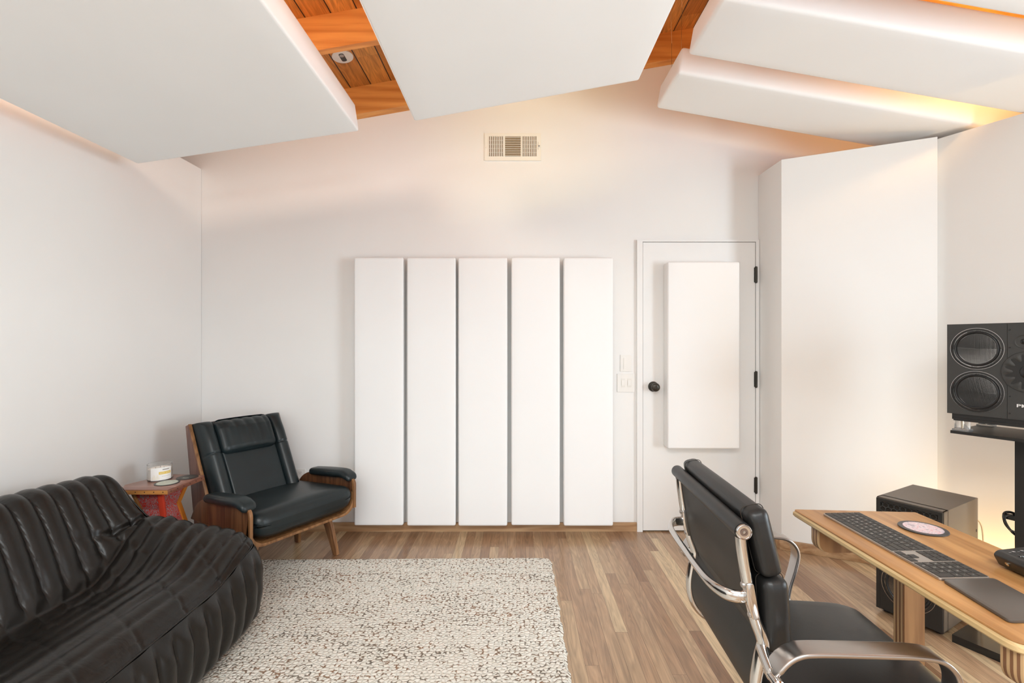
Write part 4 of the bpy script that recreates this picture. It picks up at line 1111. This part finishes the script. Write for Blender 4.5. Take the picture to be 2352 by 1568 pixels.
    # arms
    for y, s in ((1.046, -1), (1.674, 1)):
        pth = catmull([(.553,y,.606),(.560,y,.628),(.577,y,.650),(.602,y,.666),(.64,y,.672),(.75,y,.673),(.85,y,.672),(.895,y,.664),(.922,y,.640),(.931,y,.608),(.922,y,.560),(.905,y,.500),(.893,y-s*.012,.455),(.884,y-s*.045,.425)], 6)
        n_ = len(pth); sc = []
        for i, p in enumerate(pth):
            t = i/(n_-1); wdt = 1.0 - .30*max(0, (t-.6)/.4) - .55*max(0, 1-t/.10); thk = 1.0
            sc.append((thk, wdt))
        g = G(); sweep(g, pth, rrect(.011, .052, .0050, 4), up=(0,1,0), scale=sc)
        a_ = fixnormals(m('armrest', g, 'brushed', sharp=50))
        g = G(); lathe(g, [(0,.034),(.007,.034),(.0105,.031),(.0115,.025),(.0115,-.02),(0,-.02)], 20, Matrix.Translation((.556,y,.612)) @ Matrix.Rotation(R(90 if s < 0 else -90), 4, 'X') ); fixnormals(m('pivot', g, 'chrome', a_))
        g = G(); yy = sorted((y, YN if s < 0 else YF)); 
        sweep(g, [(.557,y,.614),(.562,(y+(YN if s<0 else YF))/2,.620),(.567,YN if s<0 else YF,.628)], circ(.014,14,.017), up=(0,0,1)); m('arm_mount', g, 'chrome', a_, sharp=60)
    # pedestal, five-star base, casters
    bx, by = .817, 1.36
    g = G()
    box(g, bx-.14, bx+.16, by-.03, by+.03, .372, .397, .006); box(g, bx-.02, bx+.02, YN-.004, YF+.004, .385, .405, .004)
    m('tilt_mechanism', g, 'black_metal')
    g = G(); lathe(g, [(0,.09),(.030,.09),(.030,.20),(.022,.21),(.022,.38),(0,.38)], 28, Matrix.Translation((bx,by,0))); m('column', g, 'black_metal')
    for k in range(5):
        a = R(72*k+20); d = Vector((math.cos(a), math.sin(a), 0)); o_ = Vector((bx,by,0))
        g = G(); sweep(g, [o_+d*.015+Vector((0,0,.115)), o_+d*.16+Vector((0,0,.098)), o_+d*.30+Vector((0,0,.072))], rrect(.040,.026,.008), scale=[1.1,.95,.7]); l_ = m('base_leg', g, 'brushed', sharp=40)
        g = G(); q = o_+d*.288; n2 = Vector((-d.y, d.x, 0))
        for s in (-1, 1):
            cc = q+n2*s*.014+Vector((0,0,.028)); Mx = Matrix.Translation(cc) @ Vector((0,0,1)).rotation_difference(n2).to_matrix().to_4x4()
            lathe(g, [(0,-.009),(.022,-.009),(.0275,-.006),(.0275,.006),(.022,.009),(0,.009)], 22, Mx)
        tube(g, [q+Vector((0,0,.03)), q+Vector((0,0,.066))], .006, 10)
        m('caster', g, 'blackpl', l_)
office()

# ------------------------------------------------------------------ studio monitor, stand, subwoofer
dS = Vector((.47,-.88)).normalized(); rS = math.atan2(dS.y, dS.x)
def driver(root, m, cx, cz, r, y0, mats=('chrome','rubber','cone')):
    """driver facing -y, local coordinates"""
    Mx = Matrix.Translation((cx, y0, cz)) @ Matrix.Rotation(R(90), 4, 'X')
    g = G(); lathe(g, [(r*1.0,-.001),(r*1.0,.0012),(r*.985,.0012),(r*.98,-.001)], 64, Mx); ring = fixnormals(m('woofer_ring', g, mats[0]))
    g = G(); lathe(g, [(r*.98,-.001),(r*.98,.0008),(r*.90,.0016),(r*.885,-.004),(r*.87,-.005)], 64, Mx)
    for k in range(6):
        a = R(60*k); lathe(g, [(0,.0030),(.0028,.0028),(.0032,.0010)], 10, Mx @ Matrix.Translation((r*.94*math.cos(a), r*.94*math.sin(a), 0)))
    fr = fixnormals(m('basket', g, 'blackpl', ring))
    pr = [(r*.87,-.005)] + [(r*(.87-.16*t), -.006+.012*math.sin(PI*t)) for t in np.linspace(.08,.96,9)] + [(r*.70,-.010)]
    g = G(); lathe(g, pr, 64, Mx); fixnormals(m('surround', g, mats[1], ring, sharp=60))
    pr = [(r*.70,-.010),(r*.66,-.017)] + [(r*.64*(1-t), -.021-.002+.016*math.sin(PI/2*t)**1.0) for t in np.linspace(0,1,12)]
    g = G(); lathe(g, pr, 64, Mx); fixnormals(m('cone', g, mats[2], ring, sharp=60))
def plate_with_holes(m, x0, x1, z0, z1, holes, yf, nm, mat, par=None):
    g = G(); nx_, nz_ = 70, 100
    X = np.linspace(x0, x1, nx_); Z = np.linspace(z0, z1, nz_); ids = {}; V = []; F = []
    def keep(x, z): return all(math.hypot(x-a, z-b) > r for a, b, r in holes)
    def vid(i, j):
        if (i,j) not in ids:
            x, z = X[i], Z[j]
            for a, b, r in holes:
                d = math.hypot(x-a, z-b)
                if d < r: x, z = a+(x-a)/d*r, b+(z-b)/d*r
            ids[(i,j)] = len(V); V.append((x, yf, z))
        return ids[(i,j)]
    for i in range(nx_-1):
        for j in range(nz_-1):
            c4 = [(i,j),(i+1,j),(i+1,j+1),(i,j+1)]
            if any(keep(X[a], Z[b]) for a, b in c4): F.append(tuple(vid(a,b) for a,b in c4))
    # give the plate thickness by a second, offset layer
    n_ = len(V); V2 = [(x, y+.004, z) for x, y, z in V]
    g.add(V+V2, F+[tuple(q+n_ for q in f[::-1]) for f in F]); return m(nm, g, mat)
def speaker():
    S = thing('studio_monitor', (2.05, 2.30, .999), 'black three-way studio monitor with two woofers on the stand at the right', 'loudspeaker', rz=rS)
    def m(name, g, mat, par=S, **k): return mesh(name, g, mat, par, local=True, **k)
    Wd, Hh, Dp = .38, .42, .34
    g = G(); box(g, 0, Wd, .050, Dp, 0, Hh, .001, 2)
    for (a, b_, c_, e_) in ((0,.003,0,Hh),(Wd-.003,Wd,0,Hh),(0,Wd,0,.004),(0,Wd,Hh-.004,Hh)): box(g, a, b_, 0, .060, c_, e_, .001)
    box(g, .2086, Wd-.002, .004, .055, .002, Hh-.002)
    m('cabinet', g, 'spk')
    rW = .0945
    plate_with_holes(m, .001, .2090, .002, Hh-.002, [(.107,.306,rW*.97),(.107,.1095,rW*.97)], -.0005, 'woofer_baffle', 'spk')
    driver(S, m, .107, .306, rW, -.0010); driver(S, m, .107, .1095, rW, -.0010)
    g = G(); box(g, .2105, Wd-.003, -.0015, .006, .004, Hh-.004, .001); m('centre_baffle', g, 'spk')
    # midrange with petalled waveguide
    Mx = Matrix.Translation((.278, -.0018, .208)) @ Matrix.Rotation(R(90), 4, 'X')
    n_, mm = 96, 14; P_ = np.zeros((n_, mm, 3))
    for i in range(n_):
        a = 2*PI*i/n_
        for j in range(mm):
            t = j/(mm-1); rr = .088-.056*t; z = .0030-.010*t**1.4 + .0035*math.cos(12*a)*math.sin(PI*t)**1.5
            p = Mx @ Vector((rr*math.cos(a), rr*math.sin(a), z+.008*math.sin(PI*t)*.5)); P_[i,j] = p
    g = G(); grid(g, P_, closed_u=True); wgd = fixnormals(m('waveguide', g, 'spk', sharp=180))
    g = G(); lathe(g, [(.088,-.001),(.088,.0036),(.0865,.0036),(.0860,.0028)], 72, Mx); fixnormals(m('waveguide_rim', g, 'blackpl', wgd))
    g = G(); lathe(g, [(0,.014)] + [(.034*math.sin(t), -.008+.022*math.cos(t)) for t in np.linspace(.15,PI/2,8)], 40, Mx); fixnormals(m('midrange_dome', g, 'rubber', wgd, sharp=60))
    Mt = Matrix.Translation((.262, -.0018, .338)) @ Matrix.Rotation(R(90), 4, 'X')
    g = G(); lathe(g, [(.028,.0005),(.028,.003),(.020,-.002),(.0165,-.004)], 48, Mt); tw = fixnormals(m('tweeter_ring', g, 'spk'))
    g = G(); lathe(g, [(0,.004)] + [(.0155*math.sin(t), -.006+.010*math.cos(t)) for t in np.linspace(.15,PI/2,8)], 32, Mt); fixnormals(m('tweeter_dome', g, 'blackgl', tw, sharp=60))
    g = G()
    for (x, z) in ((.217,.390),(.217,.312),(.214,.262),(.213,.152),(.217,.100),(.217,.025),(.37,.39),(.37,.025),(.37,.21)): lathe(g, [(0,.0022),(.003,.0020),(.0036,0)], 12, Matrix.Translation((x,-.0016,z)) @ Matrix.Rotation(R(90), 4, 'X'))
    fixnormals(m('screws', g, 'black_metal'))
    g = G(); text_geo(g, 'PMC', .019, Matrix.Translation((.268,-.0024,.061)) @ Matrix.Rotation(R(90), 4, 'X'), extrude=.0006, bold=.0002, sx=1.55); m('badge', g, 'white', label='white letters on the black baffle')
speaker()
def stand():
    S = thing('monitor_stand', (2.05+dS.x*.23+.88*.19, 2.30+dS.y*.23+.47*.19, 0), 'black steel monitor stand with clear isolators, right of the subwoofer', 'speaker stand', rz=rS)
    Wr = Matrix.Translation((2.05,2.30,0)) @ Matrix.Rotation(rS, 4, 'Z'); inv = WM[S.name].inverted() @ Wr
    def m(name, g, mat, par=S, **k):
        g.v = [tuple(inv @ Vector(p)) for p in g.v]; return mesh(name, g, mat, par, local=True, **k)
    g = G(); box(g, .015, .365, .01, .33, .972, .9985, .003); box(g, .022, .358, .004, .03, .967, .979, .002); m('top_frame', g, 'black_metal')
    g = G(); box(g, .012, .368, .0, .33, .905, .9185, .002); m('lower_plate', g, 'black_metal')
    for (x, y) in ((.045,.035),(.335,.035),(.045,.30),(.335,.30)):
        g = G(); box(g, x-.030, x+.030, y-.026, y+.026, .9185, .9275, .002)
        for q in (-.017, .017): lathe(g, [(.0,.9275),(.0135,.9275),(.0125,.934),(.0125,.962),(.0135,.968),(0,.968)], 24, Matrix.Translation((x+q,y,0)))
        iso = m('isolator', g, 'clear')
        g = G(); lathe(g, [(0,.930),(.006,.930),(.006,.967),(0,.967)], 14, Matrix.Translation((x,y,0))); m('isolator_core', g, 'brassin', iso)
    g = G(); box(g, .19, .27, .15, .23, .035, .905, .004); m('column', g, 'black_metal')
    g = G(); box(g, .078, .40, -.165, .40, 0.0, .034, .005, 3); m('base_plate', g, 'blackgl')
    g = G(); box(g, .1885, .2715, .1485, .2315, .34, .39, .001); m('column_collar', g, 'brushed')
    # cable clip with a drooping loop of cable
    g = G(); tube(g, catmull([(.19,.19,.540),(.165,.18,.548),(.150,.165,.538),(.158,.15,.500),(.178,.16,.465),(.19,.17,.450)], 8), .0055, 10)
    tube(g, catmull([(.19,.17,.530),(.172,.15,.540),(.160,.14,.520),(.175,.145,.480),(.19,.15,.470)], 8), .004, 8)
    box(g, .155, .19, .150, .185, .520, .540, .004); m('cable_clip', g, 'blackgl')
stand()
g = G(); q = lambda s, t, z: (2.05+dS.x*s+.882*t, 2.30+dS.y*s+.471*t, z)
tube(g, catmull([q(.205,.26,.42), q(.17,.31,.385), q(.155,.33,.30), q(.17,.33,.15), q(.20,.36,.012), q(.35,.46,.008)], 8), .003, 8)
props(mesh('power_cable', g, 'plate2'), 'thin pale cable hanging behind the monitor stand column', 'cable')

def subwoofer():
    d = Vector((.504,-.864)).normalized(); rz = math.atan2(d.y, d.x)
    S = thing('subwoofer', (1.787, 2.403, 0), 'black subwoofer with honeycomb vent standing on the floor behind the desk', 'subwoofer', rz=rz)
    def m(name, g, mat, par=S, **k): return mesh(name, g, mat, par, local=True, **k)
    W_, D_, z0, z1 = .264, .41, .020, .568
    g = G(); box(g, 0, W_, .050, D_, z0, z1, .0012, 2)
    for (a, b_, c_, e_) in ((0,.005,z0,z1),(W_-.005,W_,z0,z1),(0,W_,z0,z0+.005),(0,W_,z1-.005,z1)): box(g, a, b_, .012, .060, c_, e_, .0012)
    m('cabinet', g, 'sub_top')
    # front frame around the vent; woofer baffle below
    vz0, vz1, vx0, vx1 = .335, .550, .018, .246
    g = G(); yb = 0
    for (a,b_,c_,e_) in ((.002,vx0,z0+.002,z1-.003),(vx1,W_-.002,z0+.002,z1-.003),(vx0,vx1,vz1,z1-.003),(vx0,vx1,vz0-.012,vz0)): box(g, a, b_, yb, .014, c_, e_, .0015)
    box(g, vx0, vx1, .012, .052, vz0-.012, vz0-.004)
    m('front_frame', g, 'blackpl')
    g = G(); box(g, vx0, vx1, .0115, .013, vz0, vz1); m('vent_recess', g, 'gap')
    g = G(); s = .0135
    prof = [(-.0009,-.004),(.0009,-.004),(.0009,.004),(-.0009,.004)]
    cols_ = int((vx1-vx0)/(1.732*s))+2; rows_ = int((vz1-vz0)/(1.5*s))+2
    for r_ in range(rows_):
        for c_ in range(cols_):
            cx = vx0+(c_+.5*(r_%2))*1.732*s; cz = vz0+r_*1.5*s
            hx = [(cx+s*.93*math.cos(R(60*k+30)), cz+s*.93*math.sin(R(60*k+30))) for k in range(6)]
            hx = [(min(max(x,vx0),vx1), min(max(z,vz0),vz1)) for x, z in hx]
            if max(x for x,_ in hx)-min(x for x,_ in hx) < s*.5 or max(z for _,z in hx)-min(z for _,z in hx) < s*.5: continue
            for k in range(6):
                a = Vector((hx[k][0],.0045,hx[k][1])); b_ = Vector((hx[(k+1)%6][0],.0045,hx[(k+1)%6][1]))
                if (b_-a).length > .003: sweep(g, [a,b_], prof, up=(0,1,0))
    m('honeycomb_grille', g, 'spk')
    plate_with_holes(m, vx0, vx1, z0+.002, vz0-.012, [(W_/2, .168, .108*.97)], .001, 'woofer_baffle', 'blackpl')
    driver(S, m, W_/2, .158+.01, .108, .0005)
    for (x, y) in ((.03,.05),(.234,.05),(.03,.37),(.234,.37)):
        g = G(); lathe(g, [(0,0),(.016,0),(.018,.003),(.018,.021),(0,.021)], 20, Matrix.Translation((x,y,0))); m('foot', g, 'rubber')
    g = G(); box(g, W_-.0005, W_+.0008, D_-.022, D_-.016, .405, .418); m('side_screw', g, 'gap')
    g = G(); tube(g, catmull([(W_-.02,D_-.004,.46),(W_+.002,D_+.012,.45),(W_+.012,D_+.02,.40),(W_+.012,D_+.022,.30),(W_,D_+.02,.10),(W_-.03,D_+.03,.006),(W_-.12,D_+.03,.006)], 8), .0035, 8); m('power_lead', g, 'cord')
subwoofer()

# warm light strip lying on the floor behind the desk
g = G(); aL = p0 + dr*.10 - nr*.10; bL = p0 + dr*1.0 - nr*.10
prism(g, [tuple(aL), tuple(bL), tuple(bL-nr*.014), tuple(aL-nr*.014)], .001, .014, 'xy')
props(mesh('light_strip', g, 'lampglow'), 'warm glowing light strip on the floor behind the subwoofer', 'light strip')

# ------------------------------------------------------------------ lights
def area(name, loc, rot, sx, sy, power, col, spread=180):
    l = bpy.data.lights.new(name, 'AREA'); l.shape = 'RECTANGLE'; l.size = sx; l.size_y = sy; l.energy = power; l.color = col; l.spread = R(spread)
    o = bpy.data.objects.new(name, l); link(o); o.location = loc; o.rotation_euler = rot; return o
def point(name, loc, power, col, r=.04):
    l = bpy.data.lights.new(name, 'POINT'); l.energy = power; l.color = col; l.shadow_soft_size = r
    o = bpy.data.objects.new(name, l); link(o); o.location = loc; return o
DAY = (.83, .935, 1.0)
for k, (a, b_, c_, d_) in enumerate(WINS):
    area('window_daylight_%d' % k, ((a+b_)/2, YB-.02, (c_+d_)/2), (R(90), 0, 0), b_-a, d_-c_, [6, 6][k], DAY)
area('skylight_daylight', (-.35, -1.25, 3.02), (R(4), 0, 0), 2.6, 1.5, 205, (.87,.955,.97))
area('added_side_fill', (XR-.02, .175, 1.32), (R(90), 0, R(90)), 1.25, 1.65, 132, (.80,.92,1.0))  # added fill from the right, out of view, to brighten the left wall
# recessed ceiling lamps above the hanging panels
WARM = (1.0, .76, .40)
def spot(name, loc, target, power, col, cone, blend, r=.03):
    l = bpy.data.lights.new(name, 'SPOT'); l.energy = power; l.color = col; l.shadow_soft_size = r; l.spot_size = R(cone); l.spot_blend = blend
    o = bpy.data.objects.new(name, l); link(o); o.location = loc; o.rotation_euler = (Vector(target)-Vector(loc)).to_track_quat('-Z','Y').to_euler(); return o
spot('ceiling_lamp_middle', (.10, 1.95, 3.14), (.10, 3.43, 2.90), 22, (1.0,.90,.40), 70, 1.0, .06)
point('ceiling_lamp_left', (-1.25, 1.55, 2.93), 44, (1.0,.93,.80), .16)
point('ceiling_lamp_right', (2.55, 2.32, 2.98), 18, (1.0,.60,.24), .06)
ax = (aL+bL)/2
l = area('strip_light', (ax.x-nr.x*.007, ax.y-nr.y*.007, .018), (R(180),0,0), .9, .02, 8, (1.0,.64,.24)); l.rotation_euler = (R(180), 0, math.atan2(dr.y, dr.x))
w = bpy.data.worlds.new('World'); scene.world = w; w.use_nodes = True
bg = w.node_tree.nodes['Background']; bg.inputs[0].default_value = (.75,.85,1.0,1); bg.inputs[1].default_value = 1.6

# ------------------------------------------------------------------ camera
cam = bpy.data.cameras.new('Camera'); co = bpy.data.objects.new('Camera', cam); link(co)
co.location = (0,0,CAM_H); co.rotation_euler = (R(90),0,0)
cam.sensor_width = 36; cam.lens = 1110/2352*36; cam.shift_x = -10/2352; cam.shift_y = 4/2352; cam.clip_start = .02
scene.camera = co
scene.view_settings.view_transform = 'Standard'; scene.view_settings.look = 'None'; scene.view_settings.gamma = 1.0; scene.view_settings.use_curve_mapping = False
scene.view_settings.exposure = -0.14
scene.cycles.max_bounces = 10; scene.cycles.diffuse_bounces = 7; scene.cycles.glossy_bounces = 5
scene.cycles.use_denoising = True
try: scene.cycles.denoiser = 'OPENIMAGEDENOISE'
except Exception: pass
scene.cycles.sample_clamp_indirect = 6.0
